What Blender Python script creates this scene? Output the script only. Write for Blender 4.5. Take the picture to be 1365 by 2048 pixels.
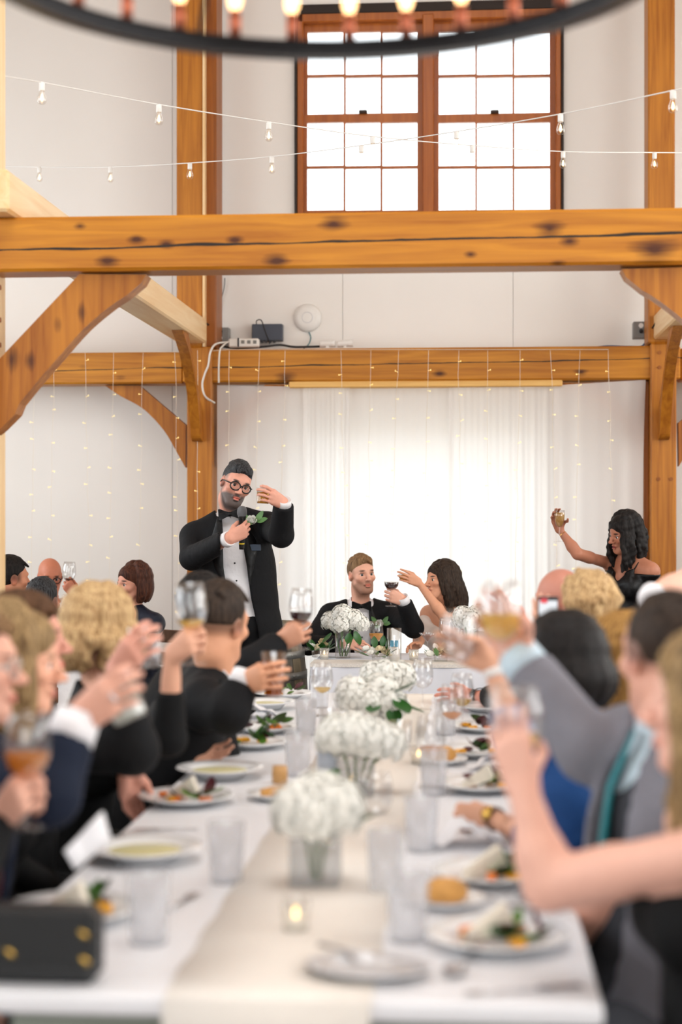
import bpy, math, random
import numpy as np
from mathutils import Vector, Matrix

# ------------------------------------------------------------------ camera, world, light, exposure
for _o in list(bpy.data.objects): bpy.data.objects.remove(_o)
SC = bpy.context.scene
COL = SC.collection
FPX, HC, CX, CY = 3300.0, 1.53, 682.5, 1036.0      # focal length in pixels of the 1365x2048 frame, eye height, principal column, horizon row
PSI = math.atan(255.5 / FPX)                        # the camera is turned a little left of the hall's long axis (+Y)
cam = bpy.data.cameras.new('camera'); camo = bpy.data.objects.new('camera', cam); COL.objects.link(camo)
camo.location = (0, 0, HC); camo.rotation_euler = (math.pi / 2, 0, PSI)
cam.sensor_width = 36; cam.lens = FPX * 36 / 2048; cam.shift_y = (CY - 1024) / 2048
cam.clip_start = 0.05; cam.clip_end = 200
cam.dof.use_dof = True; cam.dof.focus_distance = 8.7; cam.dof.aperture_fstop = 1.75
SC.camera = camo
world = bpy.data.worlds.new('overcast_sky'); SC.world = world; world.use_nodes = True
_bg = world.node_tree.nodes['Background']; _bg.inputs[0].default_value = (0.93, 0.97, 1.0, 1); _bg.inputs[1].default_value = 3.0
VS = SC.view_settings
SC.display_settings.display_device = 'sRGB'
VS.view_transform = 'Standard'; VS.look = 'None'; VS.gamma = 1.0; VS.use_curve_mapping = False; VS.exposure = -0.16
SC.cycles.max_bounces = 8; SC.cycles.transparent_max_bounces = 24; SC.cycles.diffuse_bounces = 3; SC.cycles.adaptive_threshold = 0.07; SC.cycles.adaptive_min_samples = 16
SC.cycles.glossy_bounces = 3; SC.cycles.transmission_bounces = 6
SC.cycles.caustics_reflective = False; SC.cycles.caustics_refractive = False
SC.cycles.sample_clamp_indirect = 4.0

def daylight(name, loc, rot, sx, sy, watts, col):   # area lamp in an unseen hall opening
    l = bpy.data.lights.new(name, 'AREA'); l.shape = 'RECTANGLE'; l.size = sx; l.size_y = sy; l.energy = watts; l.color = col
    o = bpy.data.objects.new(name, l); COL.objects.link(o); o.location = loc; o.rotation_euler = rot
    return o
R90 = math.pi / 2
daylight('right_window_daylight', (4.40, 3.0, 2.9), (0, R90, 0), 3.4, 8.0, 220, (1.0, 0.95, 0.88))
daylight('left_window_daylight', (-5.40, 2.6, 2.8), (0, -R90, 0), 3.2, 8.0, 110, (0.92, 0.96, 1.0))
daylight('right_bay_fill', (4.40, 9.4, 3.1), (0, R90, 0), 2.2, 2.4, 85, (1.0, 0.95, 0.86))  # unseen lamp added to brighten the right-hand timbers and beams
daylight('left_bay_fill', (-5.40, 9.4, 2.6), (0, -R90, 0), 2.2, 2.4, 60, (0.93, 0.97, 1.0))  # unseen lamp added to brighten the wall of the left bay
daylight('overhead_fill', (-0.3, 3.6, 6.94), (0, 0, 0), 3.0, 4.6, 105, (1.0, 0.98, 0.96))  # unseen overhead lamp added to lighten the tabletop
daylight('rear_fill', (-0.3, -4.4, 2.7), (R90, 0, 0), 6.0, 3.0, 108, (1.0, 0.97, 0.93))  # unseen lamp behind the camera, added as front fill

# ------------------------------------------------------------------ helpers
def S2L(c):
    c = c / 255.0
    return c / 12.92 if c <= 0.04045 else ((c + 0.055) / 1.055) ** 2.4
def rgb(r, g, b): return (S2L(r), S2L(g), S2L(b), 1.0)

_sp, _cp = math.sin(PSI), math.cos(PSI)
def ray(px, py):
    a = (px - CX) / FPX; b = (CY - py) / FPX
    return Vector((-_sp + a * _cp, _cp + a * _sp, b))
def at(px, py, Y):
    d = ray(px, py); t = Y / d.y
    return Vector((d.x * t, Y, HC + d.z * t))
def onz(px, py, z):
    d = ray(px, py); t = (z - HC) / d.z
    return Vector((d.x * t, d.y * t, z))
TZ = 0.76
def tb(px, py, z=TZ): return onz(px, py, z)
def V(*a): return Vector(a)

def tag(o, label=None, cat=None, group=None, kind=None):
    if label: o['label'] = label
    if cat: o['category'] = cat
    if group: o['group'] = group
    if kind: o['kind'] = kind
    return o
def empty(name, loc=(0, 0, 0), label=None, cat=None, group=None, rz=0.0):
    o = bpy.data.objects.new(name, None); COL.objects.link(o); o.location = loc; o.rotation_euler.z = rz
    o.empty_display_size = 0.1
    return tag(o, label, cat, group)
def worg(o):
    v = Vector((0, 0, 0))
    while o is not None: v += o.location; o = o.parent
    return v
def kids(o): return [c for c in bpy.data.objects if c.parent == o]
def copy_tree(o, parent=None):
    c = o.copy(); COL.objects.link(c); c.parent = parent
    for ch in CH.get(o.name, ()): CH.setdefault(c.name, []).append(copy_tree(ch, c))
    return c
CH = {}
def link(name, me, mat, parent=None, loc=None):
    o = bpy.data.objects.new(name, me); COL.objects.link(o)
    if mat is not None and not me.materials:
        for m in (mat if isinstance(mat, (list, tuple)) else [mat]): me.materials.append(m)
    if parent is not None:
        o.parent = parent; CH.setdefault(parent.name, []).append(o)
    if loc is not None: o.location = loc
    return o

class MB:
    def __init__(s): s.v = []; s.f = []; s.m = []
    def add(s, vs, fs, mi=0):
        b = len(s.v); s.v += [tuple(v) for v in vs]; s.f += [tuple(b + i for i in f) for f in fs]; s.m += [mi] * len(fs); return s
    def box(s, lo, hi, mi=0):
        x0, y0, z0 = lo; x1, y1, z1 = hi
        return s.add([(x0,y0,z0),(x1,y0,z0),(x1,y1,z0),(x0,y1,z0),(x0,y0,z1),(x1,y0,z1),(x1,y1,z1),(x0,y1,z1)],
                     [(3,2,1,0),(4,5,6,7),(0,1,5,4),(1,2,6,5),(2,3,7,6),(3,0,4,7)], mi)
    def cbox(s, lo, hi, c=0.01, mi=0):
        # box with chamfered edges
        cx = [(a + b) / 2 for a, b in zip(lo, hi)]; h = [(b - a) / 2 for a, b in zip(lo, hi)]
        c = min(c, *(0.45 * q for q in h)); vs = []; ix = {}
        for a in range(3):
            for sx in (-1, 1):
                for sy in (-1, 1):
                    for sz in (-1, 1):
                        sg = (sx, sy, sz); p = [cx[i] + sg[i] * (h[i] - (0 if i == a else c)) for i in range(3)]
                        ix[(a, sg)] = len(vs); vs.append(p)
        fs = []
        def face(pts):
            n = sum((Vector(vs[i]) for i in pts), Vector()) / len(pts) - Vector(cx)
            nn = (Vector(vs[pts[1]]) - Vector(vs[pts[0]])).cross(Vector(vs[pts[2]]) - Vector(vs[pts[1]]))
            fs.append(tuple(pts) if nn.dot(n) > 0 else tuple(reversed(pts)))
        for a in range(3):
            b, d = [i for i in range(3) if i != a]
            for sa in (-1, 1):
                q = []
                for sb, sd in ((-1,-1),(1,-1),(1,1),(-1,1)):
                    g = [0,0,0]; g[a] = sa; g[b] = sb; g[d] = sd; q.append(ix[(a, tuple(g))])
                face(q)
        for a in range(3):          # edges parallel to axis a
            b, d = [i for i in range(3) if i != a]
            for sb in (-1, 1):
                for sd in (-1, 1):
                    g0 = [0,0,0]; g1 = [0,0,0]; g0[a] = -1; g1[a] = 1; g0[b] = g1[b] = sb; g0[d] = g1[d] = sd
                    face([ix[(b, tuple(g0))], ix[(b, tuple(g1))], ix[(d, tuple(g1))], ix[(d, tuple(g0))]])
        for sx in (-1, 1):
            for sy in (-1, 1):
                for sz in (-1, 1): face([ix[(a, (sx, sy, sz))] for a in range(3)])
        return s.add(vs, fs, mi)
    def tube(s, pts, r, n=8, mi=0, cap=True, flat=1.0):
        pts = [Vector(p) for p in pts]; rs = r if isinstance(r, (list, tuple)) else [r] * len(pts)
        vs = []; fs = []; up = None
        for i, p in enumerate(pts):
            t = (pts[min(i + 1, len(pts) - 1)] - pts[max(i - 1, 0)]).normalized()
            if up is None: up = Vector((0, 0, 1)) if abs(t.z) < 0.9 else Vector((1, 0, 0))
            a = t.cross(up).normalized(); b = a.cross(t).normalized(); up = b
            for k in range(n):
                q = 2 * math.pi * k / n; vs.append(p + a * (math.cos(q) * rs[i]) + b * (math.sin(q) * rs[i] * flat))
        for i in range(len(pts) - 1):
            for k in range(n):
                k2 = (k + 1) % n; fs.append((i*n + k, i*n + k2, (i+1)*n + k2, (i+1)*n + k))
        if cap: fs.append(tuple(range(n - 1, -1, -1))); fs.append(tuple((len(pts)-1)*n + k for k in range(n)))
        return s.add(vs, fs, mi)
    def lathe(s, prof, n=24, c=(0, 0, 0), mi=0, M=None, sx=1.0, sy=1.0):
        vs = []; fs = []; rows = []
        for r, z in prof:
            if r < 1e-6: rows.append([len(vs)]); vs.append(Vector((0, 0, z)))
            else:
                row = []
                for k in range(n):
                    a = 2 * math.pi * k / n; row.append(len(vs)); vs.append(Vector((r * math.cos(a) * sx, r * math.sin(a) * sy, z)))
                rows.append(row)
        for A, B in zip(rows, rows[1:]):
            for k in range(n):
                k2 = (k + 1) % n
                if len(A) == 1 and len(B) == 1: continue
                if len(A) == 1: fs.append((A[0], B[k2], B[k]))
                elif len(B) == 1: fs.append((A[k], A[k2], B[0]))
                else: fs.append((A[k], A[k2], B[k2], B[k]))
        c = Vector(c); vs = [(M @ v if M is not None else v) + c for v in vs]
        return s.add(vs, fs, mi)
    def prism(s, poly, d, mi=0):            # poly: 3-D points of a planar outline, d: extrusion vector
        n = len(poly); d = Vector(d); vs = [Vector(p) for p in poly] + [Vector(p) + d for p in poly]
        fs = [tuple(range(n - 1, -1, -1)), tuple(range(n, 2 * n))] + [(k, (k+1) % n, n + (k+1) % n, n + k) for k in range(n)]
        return s.add(vs, fs, mi)
    def xf(s, M):
        s.v = [tuple(M @ Vector(v)) for v in s.v]; return s
    def build(s, name, mat, parent=None, smooth=False, local=False, fix=False):
        o0 = Vector((0, 0, 0)) if (parent is None or local) else worg(parent)
        me = bpy.data.meshes.new(name); me.from_pydata([(v[0]-o0.x, v[1]-o0.y, v[2]-o0.z) for v in s.v], [], s.f)
        o = link(name, me, mat, parent)
        if len(me.materials) > 1: me.polygons.foreach_set('material_index', s.m)
        if smooth: me.polygons.foreach_set('use_smooth', [True] * len(s.f))
        if fix:
            import bmesh
            bm = bmesh.new(); bm.from_mesh(me); bmesh.ops.recalc_face_normals(bm, faces=bm.faces); bm.to_mesh(me); bm.free()
        me.update()
        return o
def dirM(z, x=None):                        # rotation whose local z is the given direction
    z = Vector(z).normalized(); x = Vector(x) if x is not None else (Vector((1, 0, 0)) if abs(z.x) < 0.9 else Vector((0, 1, 0)))
    y = z.cross(x).normalized(); x = y.cross(z)
    return Matrix((x, y, z)).transposed()

# ------------------------------------------------------------------ materials (all node based)
MATS = {}
def new_mat(name):
    m = bpy.data.materials.new(name); m.use_nodes = True; m.node_tree.nodes.clear(); return m, m.node_tree
def N(nt, t, **kw):
    n = nt.nodes.new(t)
    for k, v in kw.items():
        if k.startswith('i_'):
            key = k[2:]; n.inputs[int(key) if key.isdigit() else key.replace('_', ' ')].default_value = v
        else: setattr(n, k, v)
    return n
def L(nt, a, b): nt.links.new(a, b)
def out(nt, sh):
    o = N(nt, 'ShaderNodeOutputMaterial'); L(nt, sh, o.inputs['Surface']); return o
def math_(nt, op, a, b=None, c=None, clamp=False):
    n = N(nt, 'ShaderNodeMath', operation=op); n.use_clamp = clamp
    for i, v in enumerate((a, b, c)):
        if v is None: continue
        if isinstance(v, (int, float)): n.inputs[i].default_value = v
        else: L(nt, v, n.inputs[i])
    return n.outputs[0]
def mixc(nt, f, a, b, mode='MIX'):
    n = N(nt, 'ShaderNodeMix', data_type='RGBA', blend_type=mode)
    for i, v in ((0, f), (6, a), (7, b)):
        if isinstance(v, (int, float, tuple)): n.inputs[i].default_value = v
        else: L(nt, v, n.inputs[i])
    return n.outputs[2]
def plain(name, col, rough=0.5, metal=0.0, spec=0.5, var=0.12, scale=12.0, bump=0.0, bscale=80.0, trans=0.0, alpha=1.0, emit=None, estr=0.0, sheen=0.0, coat=0.0, sss=0.0, stretch=(1, 1, 1), obj=True):
    if name in MATS: return MATS[name]
    m, nt = new_mat(name); p = N(nt, 'ShaderNodeBsdfPrincipled')
    tc = N(nt, 'ShaderNodeTexCoord'); mp = N(nt, 'ShaderNodeMapping'); mp.inputs['Scale'].default_value = stretch
    L(nt, tc.outputs['Object'], mp.inputs[0])
    nz = N(nt, 'ShaderNodeTexNoise'); nz.inputs['Scale'].default_value = scale; nz.inputs['Detail'].default_value = 4
    L(nt, mp.outputs[0], nz.inputs['Vector'])
    hi = tuple(min(1, c * (1 + var)) for c in col[:3]) + (1,); lo = tuple(c * (1 - var) for c in col[:3]) + (1,)
    L(nt, mixc(nt, nz.outputs[0], lo, hi), p.inputs['Base Color'])
    p.inputs['Roughness'].default_value = rough; p.inputs['Metallic'].default_value = metal
    p.inputs['Specular IOR Level'].default_value = spec; p.inputs['Transmission Weight'].default_value = trans
    p.inputs['Alpha'].default_value = alpha; p.inputs['Sheen Weight'].default_value = sheen; p.inputs['Coat Weight'].default_value = coat
    if sss: p.inputs['Subsurface Weight'].default_value = sss; p.inputs['Subsurface Radius'].default_value = (0.02, 0.008, 0.004); p.inputs['Subsurface Scale'].default_value = 0.4
    if emit: p.inputs['Emission Color'].default_value = emit; p.inputs['Emission Strength'].default_value = estr
    if bump:
        n2 = N(nt, 'ShaderNodeTexNoise'); n2.inputs['Scale'].default_value = bscale; n2.inputs['Detail'].default_value = 3
        L(nt, mp.outputs[0], n2.inputs['Vector'])
        b = N(nt, 'ShaderNodeBump'); b.inputs['Strength'].default_value = bump; b.inputs['Distance'].default_value = 0.01
        L(nt, n2.outputs[0], b.inputs['Height']); L(nt, b.outputs[0], p.inputs['Normal'])
    out(nt, p.outputs[0]); MATS[name] = m; return m
def attr_mat(name, rough=0.5, var=0.1, scale=60.0, bump=0.05, bscale=200.0, sss=0.0, spec=0.4, sheen=0.0, stretch=(1, 1, 1)):
    # colour comes from the mesh's own colour attribute, broken up by noise
    if name in MATS: return MATS[name]
    m, nt = new_mat(name); p = N(nt, 'ShaderNodeBsdfPrincipled')
    a = N(nt, 'ShaderNodeAttribute', attribute_name='Col')
    tc = N(nt, 'ShaderNodeTexCoord'); mp = N(nt, 'ShaderNodeMapping'); mp.inputs['Scale'].default_value = stretch
    L(nt, tc.outputs['Object'], mp.inputs[0])
    nz = N(nt, 'ShaderNodeTexNoise'); nz.inputs['Scale'].default_value = scale; nz.inputs['Detail'].default_value = 4; L(nt, mp.outputs[0], nz.inputs['Vector'])
    g = math_(nt, 'MULTIPLY_ADD', nz.outputs[0], 2 * var, 1 - var)
    c = N(nt, 'ShaderNodeVectorMath', operation='SCALE'); L(nt, a.outputs['Color'], c.inputs[0]); L(nt, g, c.inputs['Scale'])
    L(nt, c.outputs[0], p.inputs['Base Color'])
    p.inputs['Roughness'].default_value = rough; p.inputs['Specular IOR Level'].default_value = spec; p.inputs['Sheen Weight'].default_value = sheen
    if sss: p.inputs['Subsurface Weight'].default_value = sss; p.inputs['Subsurface Radius'].default_value = (0.02, 0.008, 0.004); p.inputs['Subsurface Scale'].default_value = 0.4
    if bump:
        n2 = N(nt, 'ShaderNodeTexNoise'); n2.inputs['Scale'].default_value = bscale; L(nt, mp.outputs[0], n2.inputs['Vector'])
        b = N(nt, 'ShaderNodeBump'); b.inputs['Strength'].default_value = bump; b.inputs['Distance'].default_value = 0.004
        L(nt, n2.outputs[0], b.inputs['Height']); L(nt, b.outputs[0], p.inputs['Normal'])
    out(nt, p.outputs[0]); MATS[name] = m; return m
def glow(name, col, s):
    if name in MATS: return MATS[name]
    m, nt = new_mat(name); e = N(nt, 'ShaderNodeEmission'); e.inputs[0].default_value = col; e.inputs[1].default_value = s
    out(nt, e.outputs[0]); MATS[name] = m; return m
def thin_glass(name, tint=(0.97, 0.98, 0.98, 1), gl=0.05, rough=0.02, milky=0.0, fres=1.0):
    # clear walls: straight-through transmission with a fresnel sheen
    if name in MATS: return MATS[name]
    m, nt = new_mat(name)
    t = N(nt, 'ShaderNodeBsdfTransparent'); t.inputs[0].default_value = tint
    g = N(nt, 'ShaderNodeBsdfGlossy'); g.inputs['Roughness'].default_value = rough
    lw = N(nt, 'ShaderNodeLayerWeight'); lw.inputs[0].default_value = 0.35
    f = math_(nt, 'MULTIPLY_ADD', lw.outputs['Facing'], 0.28 * fres, gl, clamp=True)
    mx = N(nt, 'ShaderNodeMixShader'); L(nt, f, mx.inputs[0]); L(nt, t.outputs[0], mx.inputs[1]); L(nt, g.outputs[0], mx.inputs[2])
    sh = mx.outputs[0]
    if milky:
        tr = N(nt, 'ShaderNodeBsdfTranslucent'); tr.inputs[0].default_value = (0.9, 0.91, 0.93, 1)
        df = N(nt, 'ShaderNodeBsdfDiffuse'); df.inputs[0].default_value = (0.86, 0.88, 0.9, 1)
        m1 = N(nt, 'ShaderNodeMixShader'); m1.inputs[0].default_value = 0.5; L(nt, tr.outputs[0], m1.inputs[1]); L(nt, df.outputs[0], m1.inputs[2])
        m2 = N(nt, 'ShaderNodeMixShader'); m2.inputs[0].default_value = milky; L(nt, sh, m2.inputs[1]); L(nt, m1.outputs[0], m2.inputs[2]); sh = m2.outputs[0]
    out(nt, sh); MATS[name] = m; return m
def liquid(name, col, dense=0.75):
    if name in MATS: return MATS[name]
    m, nt = new_mat(name)
    t = N(nt, 'ShaderNodeBsdfTransparent'); t.inputs[0].default_value = tuple(c ** 0.5 for c in col[:3]) + (1,)
    tr = N(nt, 'ShaderNodeBsdfTranslucent'); tr.inputs[0].default_value = col
    df = N(nt, 'ShaderNodeBsdfPrincipled'); df.inputs['Base Color'].default_value = col; df.inputs['Roughness'].default_value = 0.08
    m1 = N(nt, 'ShaderNodeMixShader'); m1.inputs[0].default_value = 0.5; L(nt, tr.outputs[0], m1.inputs[1]); L(nt, df.outputs[0], m1.inputs[2])
    m2 = N(nt, 'ShaderNodeMixShader'); m2.inputs[0].default_value = dense; L(nt, t.outputs[0], m2.inputs[1]); L(nt, m1.outputs[0], m2.inputs[2])
    out(nt, m2.outputs[0]); MATS[name] = m; return m
def wood(name, axis, base, dark, knots=(), crack=None, rough=0.42, contrast=1.0, dens=1.0):
    # grain runs along the given axis; knots are (centre, radius) in metres, crack is (level, wander, width) along x
    if name in MATS: return MATS[name]
    m, nt = new_mat(name); p = N(nt, 'ShaderNodeBsdfPrincipled')
    tc = N(nt, 'ShaderNodeTexCoord'); mp = N(nt, 'ShaderNodeMapping')
    sc = [16 * dens, 16 * dens, 16 * dens]; sc['xyz'.index(axis)] = 0.9 * dens; mp.inputs['Scale'].default_value = sc
    L(nt, tc.outputs['Object'], mp.inputs[0])
    n1 = N(nt, 'ShaderNodeTexNoise'); n1.inputs['Scale'].default_value = 1.6; n1.inputs['Detail'].default_value = 6; n1.inputs['Distortion'].default_value = 0.8; L(nt, mp.outputs[0], n1.inputs['Vector'])
    n2 = N(nt, 'ShaderNodeTexNoise'); n2.inputs['Scale'].default_value = 1.3; n2.inputs['Detail'].default_value = 2; L(nt, tc.outputs['Object'], n2.inputs['Vector'])
    r = N(nt, 'ShaderNodeValToRGB'); r.color_ramp.elements[0].position = 0.28; r.color_ramp.elements[0].color = (0, 0, 0, 1); r.color_ramp.elements[1].position = 0.72; r.color_ramp.elements[1].color = (1, 1, 1, 1)
    L(nt, n1.outputs[0], r.inputs[0])
    g = math_(nt, 'ADD', math_(nt, 'MULTIPLY', r.outputs[0], 0.75 * contrast), math_(nt, 'MULTIPLY', n2.outputs[0], 0.5))
    c = mixc(nt, math_(nt, 'SUBTRACT', g, 0.12, clamp=True), dark, base)
    deep = (dark[0] * 0.22, dark[1] * 0.16, dark[2] * 0.14, 1)
    sep = N(nt, 'ShaderNodeSeparateXYZ'); L(nt, tc.outputs['Object'], sep.inputs[0])
    for kc, kr in knots:
        st = [1, 1, 1]; st['xyz'.index(axis)] = 0.55
        sub = N(nt, 'ShaderNodeVectorMath', operation='SUBTRACT'); L(nt, tc.outputs['Object'], sub.inputs[0]); sub.inputs[1].default_value = kc
        mul = N(nt, 'ShaderNodeVectorMath', operation='MULTIPLY'); L(nt, sub.outputs[0], mul.inputs[0]); mul.inputs[1].default_value = st
        ln = N(nt, 'ShaderNodeVectorMath', operation='LENGTH'); L(nt, mul.outputs[0], ln.inputs[0])
        dd = math_(nt, 'ADD', ln.outputs['Value'], math_(nt, 'MULTIPLY', math_(nt, 'SUBTRACT', n1.outputs[0], 0.5), kr * 1.6))
        f = math_(nt, 'MULTIPLY', math_(nt, 'SUBTRACT', 1.0, math_(nt, 'DIVIDE', dd, kr), clamp=True), 1.15, clamp=True)
        c = mixc(nt, f, c, deep)
    if crack:
        lev, wan, wid = crack
        cx = N(nt, 'ShaderNodeCombineXYZ'); L(nt, sep.outputs[0], cx.inputs[0])
        na = N(nt, 'ShaderNodeTexNoise'); na.inputs['Scale'].default_value = 1.1; na.inputs['Detail'].default_value = 5; L(nt, cx.outputs[0], na.inputs['Vector'])
        nb = N(nt, 'ShaderNodeTexNoise'); nb.inputs['Scale'].default_value = 2.3; nb.inputs['Detail'].default_value = 3; L(nt, cx.outputs[0], nb.inputs['Vector'])
        z0 = math_(nt, 'MULTIPLY_ADD', math_(nt, 'SUBTRACT', na.outputs[0], 0.5), wan, lev)
        z0 = math_(nt, 'ADD', z0, math_(nt, 'MULTIPLY', sep.outputs[0], 0.012))
        d = math_(nt, 'ABSOLUTE', math_(nt, 'SUBTRACT', sep.outputs[2], z0))
        w = math_(nt, 'MULTIPLY', math_(nt, 'SUBTRACT', nb.outputs[0], 0.30, clamp=True), wid * 4.5)
        f = math_(nt, 'SUBTRACT', 1.0, math_(nt, 'SMOOTH_MIN', math_(nt, 'DIVIDE', d, math_(nt, 'ADD', w, 0.0006)), 1.0, 0.2), clamp=True)
        f = math_(nt, 'MULTIPLY', f, 2.2, clamp=True)
        c = mixc(nt, f, c, (0.012, 0.006, 0.003, 1))
    L(nt, c, p.inputs['Base Color']); p.inputs['Roughness'].default_value = rough; p.inputs['Specular IOR Level'].default_value = 0.35
    b = N(nt, 'ShaderNodeBump'); b.inputs['Strength'].default_value = 0.25; b.inputs['Distance'].default_value = 0.004
    L(nt, n1.outputs[0], b.inputs['Height']); L(nt, b.outputs[0], p.inputs['Normal'])
    out(nt, p.outputs[0]); MATS[name] = m; return m
# ------------------------------------------------------------------ the hall
YW = 11.80                                  # face of the far wall
paint = plain('white_wall_paint', rgb(236, 232, 227), 0.75, var=0.03, scale=2.0, bump=0.08, bscale=160)
ceilm = wood('ceiling_boards', 'y', rgb(196, 160, 116), rgb(150, 108, 70), rough=.6)
floorm = wood('dark_floor_boards', 'y', rgb(92, 66, 48), rgb(48, 34, 26), rough=0.35)
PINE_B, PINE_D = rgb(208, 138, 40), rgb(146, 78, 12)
SUNLIT_B, SUNLIT_D = rgb(250, 228, 188), rgb(228, 184, 124)  # paler tones put the sunlit look of these timbers into the colour
def kn(px, py, Y): return tuple(at(px, py, Y))
w_x = wood('pine_beam_wood', 'x', PINE_B, PINE_D)
w_z = wood('pine_post_wood', 'z', rgb(200, 130, 44), rgb(140, 76, 16), knots=[(kn(1345, 1075, 11.35), 0.05), (kn(1325, 1150, 11.35), 0.04), (kn(380, 250, 11.35), 0.04), (kn(392, 120, 11.35), 0.05)])
w_y = wood('sunlit_pine_wood', 'y', SUNLIT_B, SUNLIT_D, contrast=0.7)
w_pp = wood('sunlit_post_wood', 'z', SUNLIT_B, SUNLIT_D, contrast=0.7)
w_br = wood('pine_brace_wood', 'z', rgb(196, 126, 40), rgb(136, 72, 14), knots=[(kn(26, 718, 6.58), 0.035), (kn(118, 650, 6.58), 0.03), (kn(163, 625, 6.58), 0.03), (kn(60, 722, 6.58), 0.025)])
w_front = wood('cracked_beam_wood', 'x', rgb(210, 140, 38), rgb(152, 84, 12),
    knots=[(kn(273, 478, 6.52), 0.022), (kn(333, 489, 6.52), 0.02), (kn(470, 481, 6.52), 0.02), (kn(555, 521, 6.52), 0.032), (kn(668, 447, 6.52), 0.04), (kn(1100, 459, 6.52), 0.04),
           (kn(1310, 503, 6.52), 0.06), (kn(1140, 482, 6.52), 0.025), (kn(1117, 530, 6.52), 0.02), (kn(215, 522, 6.52), 0.03), (kn(160, 452, 6.52), 0.02), (kn(942, 509, 6.52), 0.018)],
    crack=(2.632, 0.05, 0.0055))
w_back = wood('wall_beam_wood', 'x', rgb(210, 142, 44), rgb(152, 86, 16), knots=[(kn(572, 757, 11.38), 0.05), (kn(165, 735, 11.38), 0.03), (kn(240, 755, 11.38), 0.03), (kn(880, 747, 11.38), 0.03), (kn(1163, 745, 11.38), 0.03)], crack=(2.60, 0.05, 0.004))

fl = MB(); fl.box((-5.6, -4.5, -0.1), (4.6, 12.0, 0.0)); tag(fl.build('floor', floorm), kind='structure')
cl = MB()
for a, b, c, d in ((-5.6, 4.6, -4.5, 1.25), (-5.6, 4.6, 5.95, 12.0), (-5.6, -1.85, 1.25, 5.95), (1.25, 4.6, 1.25, 5.95)): cl.box((a, c, 6.9), (b, d, 7.0))
tag(cl.build('ceiling', ceilm), kind='structure')
def rects_minus(u0, u1, z0, z1, holes):
    us = sorted({u0, u1, *[min(max(h[i], u0), u1) for h in holes for i in (0, 1)]}); zs = sorted({z0, z1, *[min(max(h[i], z0), z1) for h in holes for i in (2, 3)]})
    r = []
    for a, b in zip(us, us[1:]):
        for c, d in zip(zs, zs[1:]):
            if b - a < 1e-4 or d - c < 1e-4: continue
            m, n = (a + b) / 2, (c + d) / 2
            if not any(h[0] < m < h[1] and h[2] < n < h[3] for h in holes): r.append((a, b, c, d))
    return r
WIN = (at(594, 0, YW).x, at(1124, 0, YW).x, at(0, 445, YW).z, at(900, 20, YW).z)
DOR = (at(588, 0, YW).x, at(1106, 0, YW).x, 0.0, 2.22)
# far wall: backing with 4 ft panels in front of it
bw = MB()
for a, b, c, d in rects_minus(-5.6, 4.6, 0.0, 7.0, [WIN, DOR]): bw.box((a, YW + 0.02, c), (b, YW + 0.2, d))
wb = tag(bw.build('wall_back', paint), kind='structure')
seams = [at(p, 900, YW).x for p in (-1019, -678, -337, 4, 345, 686, 1027, 1368, 1709)]
for a, b in zip(seams, seams[1:]):
    for z0, z1 in ((0.0, 2.60), (2.60, 6.9)):
        m = MB()
        for q in rects_minus(a + 0.0015, b - 0.0015, z0, z1, [WIN, DOR]): m.box((q[0], YW, q[2]), (q[1], YW + 0.02, q[3]))
        if m.v: m.build('wall_panel', paint, wb)
wl = MB()
for a, b, c, d in rects_minus(-4.5, 12.0, 0.0, 7.0, [(-1.5, 6.7, 1.15, 4.45), (8.15, 10.65, 1.45, 3.75)]): wl.box((-5.6, a, c), (-5.45, b, d))
tag(wl.build('wall_left', paint), kind='structure')
wr = MB()
for a, b, c, d in rects_minus(-4.5, 12.0, 0.0, 7.0, [(-1.1, 7.1, 1.15, 4.65), (8.15, 10.65, 1.95, 4.25)]): wr.box((4.45, a, c), (4.6, b, d))
tag(wr.build('wall_right', paint), kind='structure')
wq = MB()
for a, b, c, d in rects_minus(-5.6, 4.6, 0.0, 7.0, [(-3.4, 2.8, 1.15, 4.25)]): wq.box((a, -4.65, c), (b, -4.5, d))
tag(wq.build('wall_rear', paint), kind='structure')

# high double window
wf = wood('window_frame_wood', 'z', rgb(190, 112, 48), rgb(138, 70, 26), rough=0.3, contrast=0.6)
wfd = plain('dark_window_gap', rgb(36, 24, 18), 0.7)
win = tag(empty('window_1', (at(858, 0, YW).x, YW, WIN[2])), kind='structure')
glassm = thin_glass('window_glass', (0.99, 1, 1, 1), gl=0.02, fres=0.3)
def wbox(px0, py0, px1, py1, y0, y1, mat, name, parent=win):
    a = at(px0, py0, YW); b = at(px1, py1, YW); m = MB(); m.cbox((a.x, YW + y0, b.z), (b.x, YW + y1, a.z), 0.006)
    return m.build(name, mat, parent)
for q in ((590, 16, 595, 445), (1123, 16, 1128, 445), (590, 12, 1128, 18)): wbox(*q, -0.03, 0.12, wfd, 'dark_reveal')
for q in ((595, 18, 607, 445), (1112, 18, 1123, 445)): wbox(*q, -0.02, 0.10, wf, 'jamb')
wbox(595, 18, 1123, 34, -0.02, 0.10, wf, 'head_casing')
wbox(846, 30, 868, 445, -0.03, 0.10, wf, 'mullion')
wbox(588, 436, 1130, 447, -0.05, 0.12, wf, 'sill')
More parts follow.
